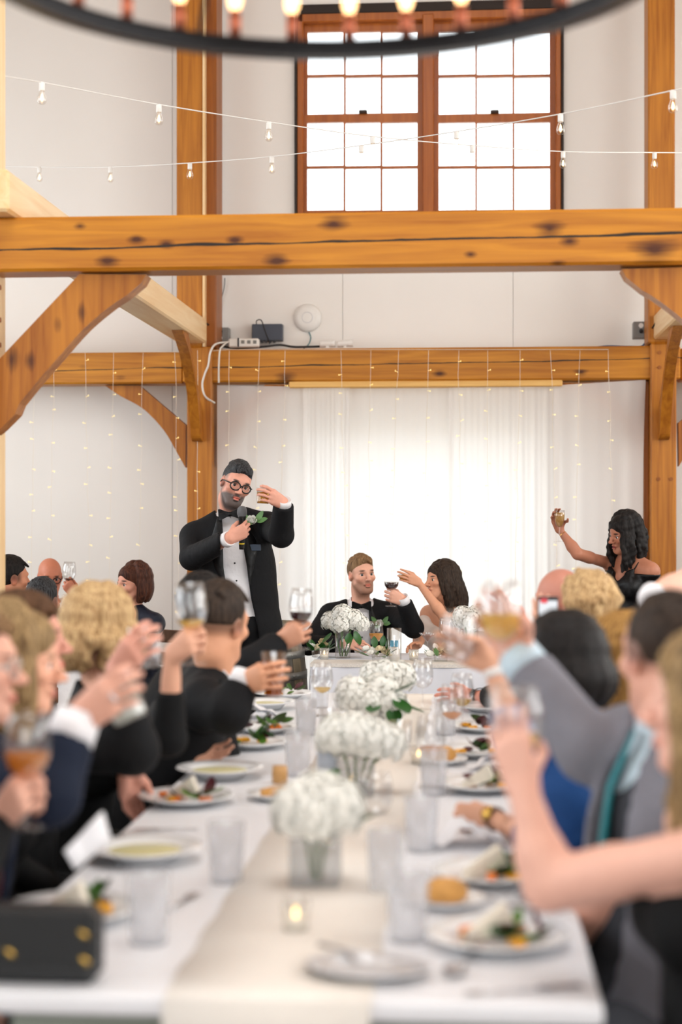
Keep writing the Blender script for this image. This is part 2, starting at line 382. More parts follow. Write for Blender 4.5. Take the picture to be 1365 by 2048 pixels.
for sx0, sx1, cols in ((607, 846, ((614, 687), (691, 761), (765, 835))), (868, 1112, ((878, 951), (955, 1026), (1030, 1101)))):
    for zi, (y0, y1, rows, dy) in enumerate(((34, 232, ((60, 146), (151, 228)), 0.05), (228, 436, ((244, 331), (336, 420)), 0.02))):
        a, b = at(sx0, y0, YW), at(sx1, y1, YW)
        holes = [(at(c0, 0, YW).x, at(c1, 0, YW).x, at(c0, r1, YW).z, at(c0, r0, YW).z) for c0, c1 in cols for r0, r1 in rows]
        m = MB()
        for q in rects_minus(a.x, b.x, b.z, a.z, holes): m.box((q[0], YW + dy, q[2]), (q[1], YW + dy + 0.035, q[3]))
        sash = m.build('sash', wf, win)
        for h in holes:
            g = MB(); g.box((h[0] - .003, YW + dy + 0.015, h[2] - .003), (h[1] + .003, YW + dy + 0.02, h[3] + .003)); g.build('pane', glassm, sash)
    lk = MB(); c = at((sx0 + sx1) / 2, 224, YW); lk.cbox((c.x - .03, YW - .02, c.z - .012), (c.x + .03, YW + .02, c.z + .012)); lk.build('sash_lock', plain('dark_lock_metal', rgb(60, 50, 45), 0.4, metal=0.7), win)

# glazed double door hidden behind the sheer curtains
dr = tag(empty('door_1', ((DOR[0] + DOR[1]) / 2, YW, 0)), kind='structure')
dwm = plain('white_door_paint', rgb(232, 230, 226), 0.5, var=0.03)
xm = (DOR[0] + DOR[1]) / 2
m = MB()
for q in rects_minus(DOR[0], DOR[1], 0, DOR[3], [(DOR[0] + .05, DOR[1] - .05, -1, DOR[3] - .05)]): m.box((q[0], YW, q[2]), (q[1], YW + .12, q[3]))
m.build('door_frame', dwm, dr)
m = MB()
for q in rects_minus(DOR[0] + .05, DOR[1] - .05, 0.0, DOR[3] - .05, [(DOR[0] + .09, DOR[1] - .09, 0.06, DOR[3] - .10)]): m.box((q[0], YW + .04, q[2]), (q[1], YW + .08, q[3]))
leaf = m.build('door_leaf', dwm, dr)
g = MB(); g.box((DOR[0] + .085, YW + .055, .055), (DOR[1] - .085, YW + .06, DOR[3] - .095)); g.build('pane', glassm, leaf)
# pale courtyard and hedge outside
gm = MB(); gm.box((-14, 12.0, -0.12), (14, 40, -0.02)); tag(gm.build('courtyard_ground', plain('pale_gravel', rgb(222, 218, 206), 0.9, var=0.1, scale=3)), kind='structure')

# ------------------------------------------------------------------ timber frame
def thing(name, label, cat, m, mat, group=None, smooth=False): return tag(m.build(name, mat, None, smooth), label, cat, group)
b = MB(); b.cbox((-3.2, 6.52, 2.522), (2.6, 6.70, 2.742), 0.012)
thing('timber_beam', 'cracked orange pine cross beam spanning the whole picture below the high window', 'beam', b, w_front)
b = MB(); b.cbox((-1.99, 11.38, 2.475), (1.44, 11.62, 2.705), 0.012)
thing('timber_beam', 'orange pine wall beam directly above the white curtains', 'beam', b, w_back)
b = MB(); b.cbox((-5.4, 11.40, 2.47), (-1.99, 11.62, 2.69), 0.012)
thing('timber_beam', 'pine wall beam left of the post behind the speaker', 'beam', b, w_back)
b = MB(); b.cbox((1.44, 11.40, 2.47), (4.4, 11.62, 2.69), 0.012)
thing('timber_beam', 'short stub of wall beam at the right picture edge', 'beam', b, w_back)
b = MB(); a0, a1 = at(578, 768, 11.36), at(1126, 766, 11.36); b.cbox((a0.x, 11.37, 2.432), (a1.x, 11.5, 2.475), 0.006)
thing('wooden_batten', 'pale wooden batten along the underside of the wall beam above the curtains', 'batten', b, wood('pale_batten_wood', 'x', rgb(240, 196, 120), rgb(210, 150, 74)))
XL0, XL1 = at(356, 690, 11.35).x, at(414, 690, 11.35).x
XR0, XR1 = at(1308, 690, 11.35).x, at(1369, 690, 11.35).x
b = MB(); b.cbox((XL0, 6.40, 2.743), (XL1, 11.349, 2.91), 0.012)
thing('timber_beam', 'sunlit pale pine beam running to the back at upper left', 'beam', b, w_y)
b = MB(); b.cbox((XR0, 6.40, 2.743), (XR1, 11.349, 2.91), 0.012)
thing('timber_beam', 'sunlit pale pine beam running to the back at the right picture edge', 'beam', b, w_y)
# posts
def post(x0, x1, y0, y1, z0, z1, mat, label):
    r = empty('timber_post', ((x0 + x1) / 2, (y0 + y1) / 2, 0), label, 'post')
    m = MB(); m.cbox((x0, y0, z0), (x1, y1, z1), 0.01); m.build('shaft', mat, r); return r
pl = post(at(374, 900, 11.35).x, at(424, 900, 11.35).x, 11.35, 11.60, 0, 2.72, w_z, 'pine post behind the speaker in the dark tuxedo')
m = MB(); m.cbox((at(353, 300, 11.35).x, 11.35, 2.72), (at(406, 300, 11.35).x, 11.60, 6.9), .01); m.build('upper_shaft', w_z, pl)
m = MB(); m.cbox((at(406.5, 300, 11.35).x, 11.42, 2.72), (at(430, 300, 11.35).x, 11.70, 6.9), .01); m.build('side_strip', wood('darker_pine_wood', 'z', rgb(168, 98, 32), rgb(120, 62, 14)), pl)  # darker strip along the right side of the upper post
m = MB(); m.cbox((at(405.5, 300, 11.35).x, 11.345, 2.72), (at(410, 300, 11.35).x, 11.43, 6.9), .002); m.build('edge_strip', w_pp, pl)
pr = post(at(1302, 900, 11.35).x, at(1354, 900, 11.35).x, 11.35, 11.60, 0, 2.72, w_z, 'pine post beside the woman in the black satin dress')
m = MB(); m.cbox((at(1297, 300, 11.35).x, 11.35, 2.72), (at(1351, 300, 11.35).x, 11.60, 6.9), .01); m.build('upper_shaft', w_z, pr)
m = MB(); m.cbox((at(1292, 900, 11.35).x, 11.45, 0), (at(1302, 900, 11.35).x, 11.72, 2.47), .004); m.build('side_strip', MATS['darker_pine_wood'], pr)  # darker strip along the left side of the post
for px, py in ((1318, 958), (1343, 958), (1320, 705), (1320, 735)):
    c = at(px, py, 11.35); m = MB(); m.tube([c + V(0, .01, 0), c + V(0, -.006, 0)], .013, 8); m.build('peg', MATS['darker_pine_wood'], pr)
XP = at(12, 900, 6.75).x
pf = post(XP - .22, XP, 6.50, 6.75, 0, 6.9, w_pp, 'sunlit pale pine post cut off by the left picture edge')
for py in (380, 418, 575, 640, 690):
    c = at(5, py, 6.66); m = MB(); m.tube([V(XP - .01, c.y, c.z), V(XP + .004, c.y, c.z)], .011, 8); m.build('peg', MATS['darker_pine_wood'], pf)
XQ = 2 * (at(292, 550, 6.58).x + at(1245, 545, 6.58).x) / 2 - XP
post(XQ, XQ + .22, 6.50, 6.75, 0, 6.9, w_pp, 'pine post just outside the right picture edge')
# curved braces
def curve(pts, n=5):
    P = [Vector(p) for p in pts]; r = []
    for i in range(len(P) - 1):
        p0, p1, p2, p3 = P[max(i-1, 0)], P[i], P[i+1], P[min(i+2, len(P)-1)]
        for k in range(n):
            t = k / n; r.append(0.5 * ((2*p1) + (p2-p0)*t + (2*p0-5*p1+4*p2-p3)*t*t + (3*p1-p0-3*p2+p3)*t*t*t))
    r.append(P[-1]); return r
def strip_prism(outer, inner, d, name, mat):       # brace between a straight outer edge and a curved inner edge
    n = len(inner); o = [outer[0].lerp(outer[1], k / (n - 1)) for k in range(n)]; d = Vector(d); m = MB()
    vs = []
    for k in range(n): vs += [o[k], inner[k], o[k] + d, inner[k] + d]
    fs = []
    for k in range(n - 1):
        a, e = 4 * k, 4 * k + 4
        fs += [(a, a+1, e+1, e), (a+2, e+2, e+3, a+3), (a+1, a+3, e+3, e+1), (a, e, e+2, a+2)]
    fs += [(0, 2, 3, 1), (4*n-4, 4*n-3, 4*n-1, 4*n-2)]
    m.add(vs, fs); return m
inn = [at(*p, 6.57) for p in ((292, 549), (283, 566), (252, 592), (220, 613), (169, 656), (118, 713), (77, 760), (38, 808))]
inn = inn[:2] + curve(inn[2:], 4) + [at(30, 828, 6.57), at(0, 858, 6.57), V(XP, 6.57, at(0, 868, 6.57).z)]
outr = (at(159, 548, 6.57), V(XP, 6.57, at(-12, 730, 6.57).z))
thing('timber_brace', 'large curved pine brace under the cross beam at left', 'brace', strip_prism(outr, inn, (0, .11, 0), '', None), w_br)
cxm = (at(292, 550, 6.58).x + at(1245, 545, 6.58).x) / 2
mir = lambda p: V(2 * cxm - p.x, p.y, p.z)
thing('timber_brace', 'curved pine brace under the cross beam at the right edge', 'brace', strip_prism([mir(p) for p in outr], [mir(p) for p in inn], (0, .11, 0), '', None), w_br)
pts = ((210, 771), (241, 792), (287, 818), (328, 861), (354, 905), (371, 935))
inb = curve([at(*p, 11.47) for p in pts], 4); oub = (at(279, 771, 11.47), at(372, 850, 11.47))
thing('timber_brace', 'curved brace left of the post behind the speaker', 'brace', strip_prism(oub, inb, (0, .09, 0), '', None), w_br)
def shiftmir(P, xa, xb): return [V(xb + (xa - p.x), p.y, p.z) for p in P]
xpl0, xpl1 = at(374, 900, 11.35).x, at(424, 900, 11.35).x; xpr0, xpr1 = at(1302, 900, 11.35).x, at(1354, 900, 11.35).x
thing('timber_brace', 'brace tip at the left edge of the white curtains', 'brace', strip_prism(shiftmir(oub, xpl0, xpl1), shiftmir(inb, xpl0, xpl1), (0, .09, 0), '', None), w_br)
sh = lambda P: [V(p.x - xpl0 + xpr0 - .01, p.y, p.z) for p in P]
thing('timber_brace', 'brace tip at the right edge of the white curtains', 'brace', strip_prism(sh(oub), sh(inb), (0, .09, 0), '', None), w_br)
thing('timber_brace', 'brace behind the right post reaching the picture edge', 'brace', strip_prism(shiftmir(oub, xpl0, xpr1), shiftmir(inb, xpl0, xpr1), (0, .09, 0), '', None), w_br)
for x0, x1, lab in ((at(384, 860, 11.3).x, at(404, 860, 11.3).x, 'narrow curved brace under the sunlit beam at upper left'), (at(1319, 860, 11.3).x, at(1340, 860, 11.3).x, 'narrow curved brace under the pale beam at right')):
    ic = curve([V(x0, 10.52, 2.742), V(x0, 10.80, 2.62), V(x0, 11.06, 2.42), V(x0, 11.22, 2.18), V(x0, 11.27, 2.08), V(x0, 11.35, 2.06)], 4)
    thing('timber_brace', lab, 'brace', strip_prism((V(x0, 10.75, 2.742), V(x0, 11.35, 2.25)), ic, (x1 - x0, 0, 0), '', None), w_br)

# ------------------------------------------------------------------ curtains
def curtain_mat():
    m, nt = new_mat('sheer_curtain')
    tr = N(nt, 'ShaderNodeBsdfTranslucent'); tr.inputs[0].default_value = (0.98, 0.965, 0.955, 1)
    df = N(nt, 'ShaderNodeBsdfDiffuse'); df.inputs[0].default_value = rgb(246, 241, 238)
    tp = N(nt, 'ShaderNodeBsdfTransparent')
    m1 = N(nt, 'ShaderNodeMixShader'); m1.inputs[0].default_value = 0.5; L(nt, tr.outputs[0], m1.inputs[1]); L(nt, df.outputs[0], m1.inputs[2])
    m2 = N(nt, 'ShaderNodeMixShader'); m2.inputs[0].default_value = 0.985; L(nt, tp.outputs[0], m2.inputs[1]); L(nt, m1.outputs[0], m2.inputs[2])
    out(nt, m2.outputs[0]); return m
cm = curtain_mat()
def curtain(px0, px1, top0, top1, folds, amp, label, seed, y=11.43, slant=0.0):
    rnd = random.Random(seed); x0, x1 = at(px0, 900, y).x, at(px1, 900, y).x; nx = max(24, int((x1 - x0) * 110)); nz = 26
    ph = [(rnd.uniform(.6, 1.8) * folds, rnd.uniform(0, 6.28), rnd.uniform(.4, 1)) for _ in range(4)]
    vs = []; fs = []
    for j in range(nz + 1):
        v = j / nz
        for i in range(nx + 1):
            u = i / nx; top = top0 + (top1 - top0) * u
            z = 0.02 + (top - 0.02) * v
            x = x0 + (x1 - x0) * u + slant * (v ** 6) * u
            d = sum(a * math.sin(f * 6.28 * u + p + 0.35 * math.sin(3 * v + p)) for f, p, a in ph) / 2.4
            vs.append((x + 0.25 * amp * math.cos(ph[0][0] * 6.28 * u), y + amp * d * (1.0 - 0.45 * v), z))
    for j in range(nz):
        for i in range(nx): a = j * (nx + 1) + i; fs.append((a, a + 1, a + nx + 2, a + nx + 1))
    m = MB(); m.add(vs, fs); return thing('sheer_curtain', label, 'curtain', m, cm, 'sheer white curtains under the wall beam', True)
zt = lambda py: at(860, py, 11.43).z
curtain(434, 612, zt(768), zt(772), 4, 0.012, 'flat sheer white curtain panel directly behind the standing speaker', 1)
curtain(606, 700, zt(774), zt(776), 7, 0.011, 'gathered sheer curtain just right of the speaker\'s raised glass', 2, y=11.41)
curtain(696, 905, zt(776), zt(776), 11, 0.009, 'glowing sheer curtain directly behind the groom', 3, y=11.44)
curtain(898, 1115, zt(776), zt(774), 10, 0.010, 'glowing sheer curtain directly behind and right of the bride', 4, y=11.42)
curtain(1108, 1286, zt(773), zt(763), 3, 0.008, 'flat sheer curtain panel behind the woman in black satin', 5, y=11.40, slant=0.02)
# ------------------------------------------------------------------ hanging lights
bulb_gl = thin_glass('bulb_glass', (1, 0.98, 0.95, 1), gl=0.06)
warm = glow('warm_filament', (1.0, 0.62, 0.28, 1), 7.0)
flame_bulb = glow('candle_bulb_glow', (1.0, 0.60, 0.28, 1), 5.0)
iron = plain('blackened_iron', rgb(48, 48, 50), 0.38, metal=0.75, var=0.3, scale=30)
copper = plain('copper_sleeve', rgb(170, 96, 70), 0.35, metal=0.8)
white_pl = plain('white_plastic', rgb(232, 230, 226), 0.4, var=0.02)
P = ray(640, 117) * 3.3; hd = Vector((P.x, P.y, 0)).normalized(); RR = 0.585
cc = Vector((P.x, P.y, 0)) - hd * RR; zc = HC + P.z
ch = empty('ring_chandelier', (cc.x, cc.y, zc), 'large black iron ring chandelier with candle bulbs at the top', 'chandelier')
m = MB(); m.lathe([(RR - .018, 0), (RR + .018, 0), (RR + .018, .004), (RR + .006, .008), (RR + .006, .024), (RR + .018, .028), (RR + .018, .032), (RR - .018, .032), (RR - .018, .028), (RR - .006, .024), (RR - .006, .008), (RR - .018, .004), (RR - .018, 0)], 96)
m.build('ring', iron, ch, True, local=True)
a0 = math.atan2(hd.y, hd.x)
for k in range(4):
    a = a0 + 0.42 + k * R90; m = MB(); m.tube([(RR * math.cos(a), RR * math.sin(a), .03), (.03 * math.cos(a), .03 * math.sin(a), .95)], .005, 6); m.build('rod', iron, ch, True, local=True)
m = MB(); m.lathe([(0, .90), (.05, .91), (.05, .97), (.012, 1.0), (.012, 3.9), (0, 3.9)], 16); m.build('hub', iron, ch, True, local=True)
m = MB(); m.lathe([(0, 0), (.0115, 0), (.0115, .052), (.007, .056), (0, .056)], 12); sleeve = m.build('candle_sleeve', copper, ch, True, local=True)
m = MB(); m.lathe([(0, .054), (.008, .056), (.0145, .072), (.013, .09), (.006, .11), (0, .122)], 12); cb = m.build('candle_bulb', flame_bulb, sleeve, True, local=True)
for k in range(32):
    s = sleeve if k == 0 else copy_tree(sleeve, ch); a = a0 + 0.095 + k * 2 * math.pi / 32; s.location = (RR * math.cos(a), RR * math.sin(a), .032)
# two strings of festoon bulbs
sock = MB(); sock.lathe([(0, .004), (.011, .003), (.0135, 0), (.0135, -.034), (.012, -.036), (0, -.036)], 12); sock_me = None
bul = MB(); bul.lathe([(.010, -.034), (.012, -.042), (.019, -.060), (.0215, -.073), (.019, -.086), (.011, -.094), (0, -.097)], 14)
fil = MB(); fil.lathe([(0, -.046), (.003, -.05), (.006, -.062), (.007, -.072), (.004, -.080), (0, -.083)], 8)
def meshof(mb, name, mat, smooth=True):
    me = bpy.data.meshes.new(name); me.from_pydata(mb.v, [], mb.f); me.materials.append(mat)
    if smooth: me.polygons.foreach_set('use_smooth', [True] * len(mb.f))
    me.update(); return me
sock_me = meshof(sock, 'socket', white_pl); bul_me = meshof(bul, 'bulb', bulb_gl); fil_me = meshof(fil, 'filament', warm)
def festoon(pts, y0, y1, px0, px1, start, end, label):
    Yf = lambda px: y0 + (y1 - y0) * (px - px0) / (px1 - px0)
    P = [start] + [at(px, py, Yf(px)) for px, py in pts] + [end]
    r = empty('string_light', P[1], label, 'string light'); path = curve(P, 8)
    m = MB(); m.tube(path, .0032, 5); m.build('cable', white_pl, r, True)
    for q in P[1:-1]:
        s = link('socket', sock_me, None, r, q - P[1] - V(0, 0, .002)); b = link('bulb', bul_me, None, s); link('filament', fil_me, None, s)
festoon([(84, 165), (318, 209), (538, 244), (746, 273), (945, 291), (1127, 303), (1310, 305)], 7.2, 10.0, 84, 1310, V(XP - .02, 6.77, at(12, 152, 6.77).z), at(1420, 306, 10.3), 'white string light sloping down from the upper left post')
festoon([(79, 334), (221, 334), (380, 326), (544, 313), (723, 291), (914, 263), (1122, 228), (1347, 181)], 10.7, 7.2, 79, 1347, at(-150, 330, 11.2), at(1420, 166, 7.0), 'white string light climbing from lower left to the upper right edge')
# fairy light curtain in front of the wall beam
led = glow('fairy_led', (1.0, 0.74, 0.28, 1), 2.2); wire = plain('clear_wire', rgb(232, 222, 205), 0.4)
fr = empty('fairy_light_curtain', at(860, 700, 11.34), 'curtain of tiny warm fairy lights hanging from the wall beam', 'fairy lights')
tops = [70, 109, 170, 229, 287, 351, 395, 460, 520, 572, 682, 742, 797, 857, 917, 977, 1041, 1102, 1161, 1218]
rnd = random.Random(7)
m = MB(); m.tube([at(p, 699 if p > 400 else 704, 11.365) for p in tops], .002, 4); m.build('lead_wire', wire, fr)
for i, p in enumerate(tops):
    a = at(p, 701, 11.33); n = 11; x = 0; pts = []; sw = rnd.uniform(-.02, .02); lm = MB()
    for k in range(n + 1):
        z = a.z - k * 0.17; q = V(a.x + sw * k / n * 3 + rnd.uniform(-.006, .006), a.y - .012, z); pts.append(q)
        if k:
            d = V(rnd.choice((-1, 1)) * .018, -.006, rnd.uniform(-.006, .01)); c = q + V(0, 0, rnd.uniform(0, .1))
            lm.lathe([(0, -.005), (.0026, -.003), (.0026, .003), (0, .006)], 5, c + d)
            lm.tube([c, c + d], .0013, 3)
    m = MB(); m.tube(pts, .0013, 4); s = m.build('strand', wire, fr); tag(lm.build('led_lights', led, s, True), kind='stuff')

# ------------------------------------------------------------------ small equipment above the wall beam
BZ = 2.705
def bx(name, label, cat, px0, py0, px1, py1, y0, y1, mat, c=.004):
    a, b = at(px0, py0, y0), at(px1, py1, y0); m = MB(); m.cbox((a.x, y0, max(b.z, BZ)), (b.x, y1, a.z), c)
    r = empty(name, ((a.x + b.x) / 2, (y0 + y1) / 2, max(b.z, BZ)), label, cat); m.build('housing', mat, r); return r, a, b
greyp = plain('grey_box', rgb(128, 128, 126), 0.5, var=0.05); blackp = plain('black_plastic', rgb(34, 35, 40), 0.45); slate = plain('slate_metal_case', rgb(62, 68, 82), 0.45)
r, a, b = bx('outlet_box', 'grey electrical outlet box beside the left post above the beam', 'outlet', 428, 655, 458, 690, 11.70, 11.79, greyp)
for px, py, mt in ((441, 663, blackp), (441, 676, white_pl)):
    c = at(px, py, 11.70); q = MB(); q.tube([c + V(0, 0.005, 0), c - V(0, .025, 0)], .017, 10); q.build('plug', mt, r)
r, a, b = bx('power_strip', 'white power strip lying on the wall beam', 'power strip', 457, 677, 518, 694, 11.50, 11.56, white_pl, .008)
q = MB(); c = at(477, 685, 11.50); q.cbox((c.x - .005, 11.492, c.z - .03), (c.x + .005, 11.57, c.z + .032), .002); q.build('cable_tie', blackp, r)
for px in (486, 498, 510):
    c = at(px, 684, 11.50); q = MB(); q.cbox((c.x - .012, 11.497, c.z - .012), (c.x + .012, 11.502, c.z + .012), .001); q.build('socket', greyp, r)
r, a, b = bx('network_switch', 'slate grey network switch box mounted above the beam', 'switch box', 504, 648, 565, 681, 11.72, 11.80, slate)
for k in range(5):
    q = MB(); x = a.x + .03 + k * .03; q.box((x, 11.73, b.z - .012), (x + .018, 11.76, b.z)); q.build('port', blackp, r)
r = empty('access_point', at(616, 636, 11.8), 'round white wifi disc on the upper wall', 'wifi disc')
M3 = dirM((0, -1, 0)); c = at(616, 636, 11.80)
q = MB(); q.lathe([(0, 0), (.1, 0), (.101, .012), (.092, .028), (.06, .036), (0, .038)], 40, c, M=M3); q.build('disc', white_pl, r, True)
q = MB(); q.lathe([(.036, .0365), (.037, .0395), (.039, .0395), (.040, .0365)], 32, c, M=M3); q.build('status_ring', plain('pale_ring', rgb(205, 205, 208), 0.4), r, True)
for i, (px0, px1, lab) in enumerate(((640, 671, 'left one of two small white spotlights lying on the wall beam'), (675, 706, 'right one of two small white spotlights lying on the wall beam'))):
    a, b = at(px0, 691, 11.55), at(px1, 689 - i, 11.55); r = empty('spot_lamp', ((a.x + b.x) / 2, 11.55, BZ), lab, 'lamp')
    q = MB(); d = (b - a); q.lathe([(0, 0), (.022, 0), (.024, .01), (.024, d.length * .7), (.028, d.length), (.024, d.length), (0, d.length * .96)], 16, V(a.x, 11.55, BZ + .045), M=dirM(d)); q.build('lamp_body', white_pl, r, True)
    q = MB(); q.cbox((a.x + d.length * .4, 11.53, BZ), (a.x + d.length * .6, 11.57, BZ + .03), .003); q.build('bracket', white_pl, r)
def cord(label, pts, rad, mat, name='cord'):
    q = MB(); q.tube(curve(pts, 6), rad, 6); return thing(name, label, 'cord', q, mat, None, True)
wht = plain('white_cord', rgb(226, 222, 214), 0.5); blk = plain('black_cord', rgb(30, 30, 32), 0.5); blue = plain('blue_cord', rgb(30, 90, 140), 0.5); teal = plain('teal_cord', rgb(60, 120, 130), 0.5)
cord('white cable looping from the power strip down the left post', [at(458, 684, 11.49), at(432, 688, 11.36), at(421, 705, 11.325), at(417, 730, 11.325), at(410, 748, 11.325), at(405, 770, 11.325), at(411, 793, 11.325), at(430, 806, 11.38)], .007, wht)
cord('white cable dropping in front of the beam to the curtain rail', [at(455, 684, 11.48), at(446, 692, 11.36), at(440, 702, 11.35), at(438, 735, 11.35), at(438, 766, 11.36)], .006, wht)
cord('black cord tangle lying on the beam under the switch box', [at(430, 690, 11.6), at(470, 696, 11.58), at(520, 694, 11.6), at(560, 690, 11.62), at(590, 694, 11.6), at(640, 693, 11.62)], .009, blk)
cord('black power cord hooked over the switch box', [at(513, 648, 11.70), at(514, 641, 11.69), at(523, 641, 11.69), at(530, 660, 11.69), at(540, 688, 11.66)], .004, blk)
cord('black cord from the sunlit beam to the outlet box', [at(398, 635, 11.33), at(415, 648, 11.4), at(438, 662, 11.64)], .006, blk)
cord('teal cable below the round wifi disc', [at(618, 664, 11.79), at(622, 675, 11.79), at(618, 688, 11.76), at(608, 697, 11.7)], .004, teal)
cord('grey wire hanging on the wall from above into the outlet box', [at(450, 556, 11.79), at(449, 575, 11.79), at(440, 605, 11.79), at(429, 632, 11.79)], .004, greyp)
r, a, b = bx('switch_box', 'grey control box with a black knob beside the right post', 'control box', 1268, 643, 1297, 676, 11.62, 11.72, greyp)
q = MB(); c = at(1283, 651, 11.62); q.lathe([(0, 0), (.017, 0), (.017, .004), (0, .004)], 20, c, M=M3); q.build('round_sticker', white_pl, r)
q = MB(); c = at(1283, 662, 11.62); q.lathe([(0, 0), (.015, 0), (.013, .02), (0, .022)], 14, c, M=M3); q.build('knob', blackp, r, True)
cord('blue cable running along the beam to the right post', [at(1180, 697, 11.55), at(1215, 692, 11.56), at(1260, 693, 11.56), at(1288, 690, 11.6), at(1294, 660, 11.66), at(1293, 632, 11.7)], .006, blue)
cord('black cord from the control box to the right pale beam', [at(1296, 668, 11.62), at(1306, 655, 11.34), at(1318, 636, 11.2), at(1328, 616, 11.0)], .006, blk)

# ------------------------------------------------------------------ tables
cloth = plain('white_table_linen', rgb(238, 239, 243), 0.65, var=0.02, scale=30, bump=0.05, bscale=400)
tablew = plain('white_table_paint', rgb(236, 237, 241), 0.35, var=0.02, scale=8)
linen = plain('beige_runner_linen', rgb(238, 231, 222), 0.8, var=0.05, scale=60, bump=0.15, bscale=500)
TX0, TX1, TY0, TY1 = -0.853, 0.213, 2.625, 7.25
t = empty('banquet_table', (-.32, 2.7, 0), 'long white banquet table set with salads and flowers', 'table')
m = MB(); m.cbox((TX0, TY0, TZ - .035), (TX1, TY1, TZ), .006); m.build('tabletop', tablew, t)
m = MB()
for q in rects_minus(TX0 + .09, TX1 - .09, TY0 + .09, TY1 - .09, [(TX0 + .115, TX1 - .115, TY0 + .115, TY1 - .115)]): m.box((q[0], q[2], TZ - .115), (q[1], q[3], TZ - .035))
m.build('apron', plain('shaded_apron', rgb(150, 158, 146), .6), t)  # darker green-grey stands in for the shade under the tabletop edge
for y in (TY0 + .14, 4.9, TY1 - .14):
    for x in (TX0 + .14, TX1 - .14): m = MB(); m.cbox((x - .035, y - .035, 0), (x + .035, y + .035, TZ - .035), .004); m.build('leg', tablew, t)
RX0, RX1 = -0.49, -0.155
vs = []; rnd = random.Random(3); path = [(TY1 - .05, TZ + .003)] + [(TY1 - .05 - k * (TY1 - .05 - TY0) / 60, TZ + .003 + .0015 * math.sin(k * 2.1)) for k in range(1, 60)] + [(TY0 - .002, TZ + .003), (TY0 - .006, TZ - .002), (TY0 - .008, TZ - .06), (TY0 - .012, TZ - .16), (TY0 - .010, TZ - .27)]
m = MB(); m.add([(x + .003 * math.sin(i * 1.7), y, z) for i, (y, z) in enumerate(path) for x in (RX0, (RX0 + RX1) / 2, RX1)], [(3*i + j, 3*i + j + 1, 3*i + j + 4, 3*i + j + 3) for i in range(len(path) - 1) for j in (0, 1)])
o = thing('table_runner', 'beige linen runner down the middle of the long table', 'runner', m, linen, None, True)
sd = o.modifiers.new('thickness', 'SOLIDIFY'); sd.thickness = .002; sd.offset = 1
HX0, HX1, HY0, HY1 = at(622, 1328, 8.65).x, 0.62, 8.65, 9.40
t = empty('sweetheart_table', ((HX0 + HX1) / 2, 9.0, 0), 'table of the bridal couple under a white cloth', 'table')
m = MB(); m.cbox((HX0 + .01, HY0 + .01, TZ - .03), (HX1 - .01, HY1 - .01, TZ - .004), .004); m.build('tabletop', tablew, t)
for y in (HY0 + .1, HY1 - .1):
    for x in (HX0 + .1, HX1 - .1): m = MB(); m.cbox((x - .02, y - .02, 0), (x + .02, y + .02, TZ - .03), .003); m.build('leg', iron, t)
# cloth: top plus a hanging skirt with soft folds
m = MB(); per = []; n = 40
for k in range(n): per.append((HX0 + (HX1 - HX0) * k / n, HY0, 0, -1))
for k in range(20): per.append((HX1, HY0 + (HY1 - HY0) * k / 20, 1, 0))
for k in range(n): per.append((HX1 - (HX1 - HX0) * k / n, HY1, 0, 1))
for k in range(20): per.append((HX0, HY1 - (HY1 - HY0) * k / 20, -1, 0))
vs = []; NP = len(per)
for j, z in enumerate((TZ, TZ - .012, TZ - .10, TZ - .30, TZ - .55, 0.03)):
    f = (0, .004, .010, .016, .022, .028)[j]
    for i, (x, y, nx, ny) in enumerate(per): w = f * (1 + 0.9 * math.sin(i * .9)); vs.append((x + nx * w, y + ny * w, z))
fs = [(j*NP + i, (j+1)*NP + i, (j+1)*NP + (i+1) % NP, j*NP + (i+1) % NP) for j in range(5) for i in range(NP)] + [tuple(range(NP))]
m.add(vs, fs); thing('tablecloth', 'white cloth hanging down over the bridal table', 'tablecloth', m, plain('bluish_white_linen', rgb(228, 230, 238), 0.7, var=0.02), None, True)
m = MB(); m.box((HX0 - .003, HY0 - .004, TZ + .001), (HX1 + .002, HY0 + .24, TZ + .005)); m.box((HX0 - .003, HY0 - .008, TZ - .014), (HX1 + .002, HY0 - .004, TZ + .005))
thing('lace_runner', 'pale lace runner along the front of the bridal table', 'runner', m, plain('lace', rgb(228, 222, 214), 0.8, var=0.25, scale=160))

# ------------------------------------------------------------------ glassware kinds
gl = thin_glass('clear_glass', (0.985, 0.985, 0.985, 1), gl=0.06); frost = thin_glass('frosted_tumbler', (0.99, 0.99, 1, 1), gl=0.04, rough=.2, milky=0.22, fres=.35)
water = thin_glass('still_water', (0.995, 0.995, 0.995, 1), gl=0.02, milky=0.06, fres=.4)
LIQ = {'red': liquid('red_wine', rgb(62, 8, 18), 0.93), 'amber': liquid('amber_wine', rgb(240, 172, 84), 0.6), 'white': liquid('white_wine', rgb(252, 222, 136), 0.5), 'whisky': liquid('whisky', rgb(232, 176, 50), 0.65),
       'cola': liquid('cola', rgb(200, 112, 30), 0.7), 'orange': liquid('orange_juice', rgb(246, 190, 84), 0.85), 'peach': liquid('peach_drink', rgb(186, 112, 62), 0.95), 'beer': liquid('pale_beer', rgb(226, 186, 104), 0.75),
       'milk': liquid('pale_cocktail', rgb(226, 230, 220), 0.6), 'water': water}
def shell(pr, t=.0015): return pr + [(max(r - t, 0), z + (t if i == 0 else 0)) for i, (r, z) in reversed(list(enumerate(pr)))]
def fill(pr, level, gap=.002):
    o_ = []; last = None
    for r, z in pr:
        if z + gap >= level:
            if last:
                k = (level - last[1]) / max(z + gap - last[1], 1e-6); o_.append((last[0] + (r - gap - last[0]) * k, level))
            break
        last = (max(r - gap, 0), z + gap); o_.append(last)
    return o_ + [(0, level)]
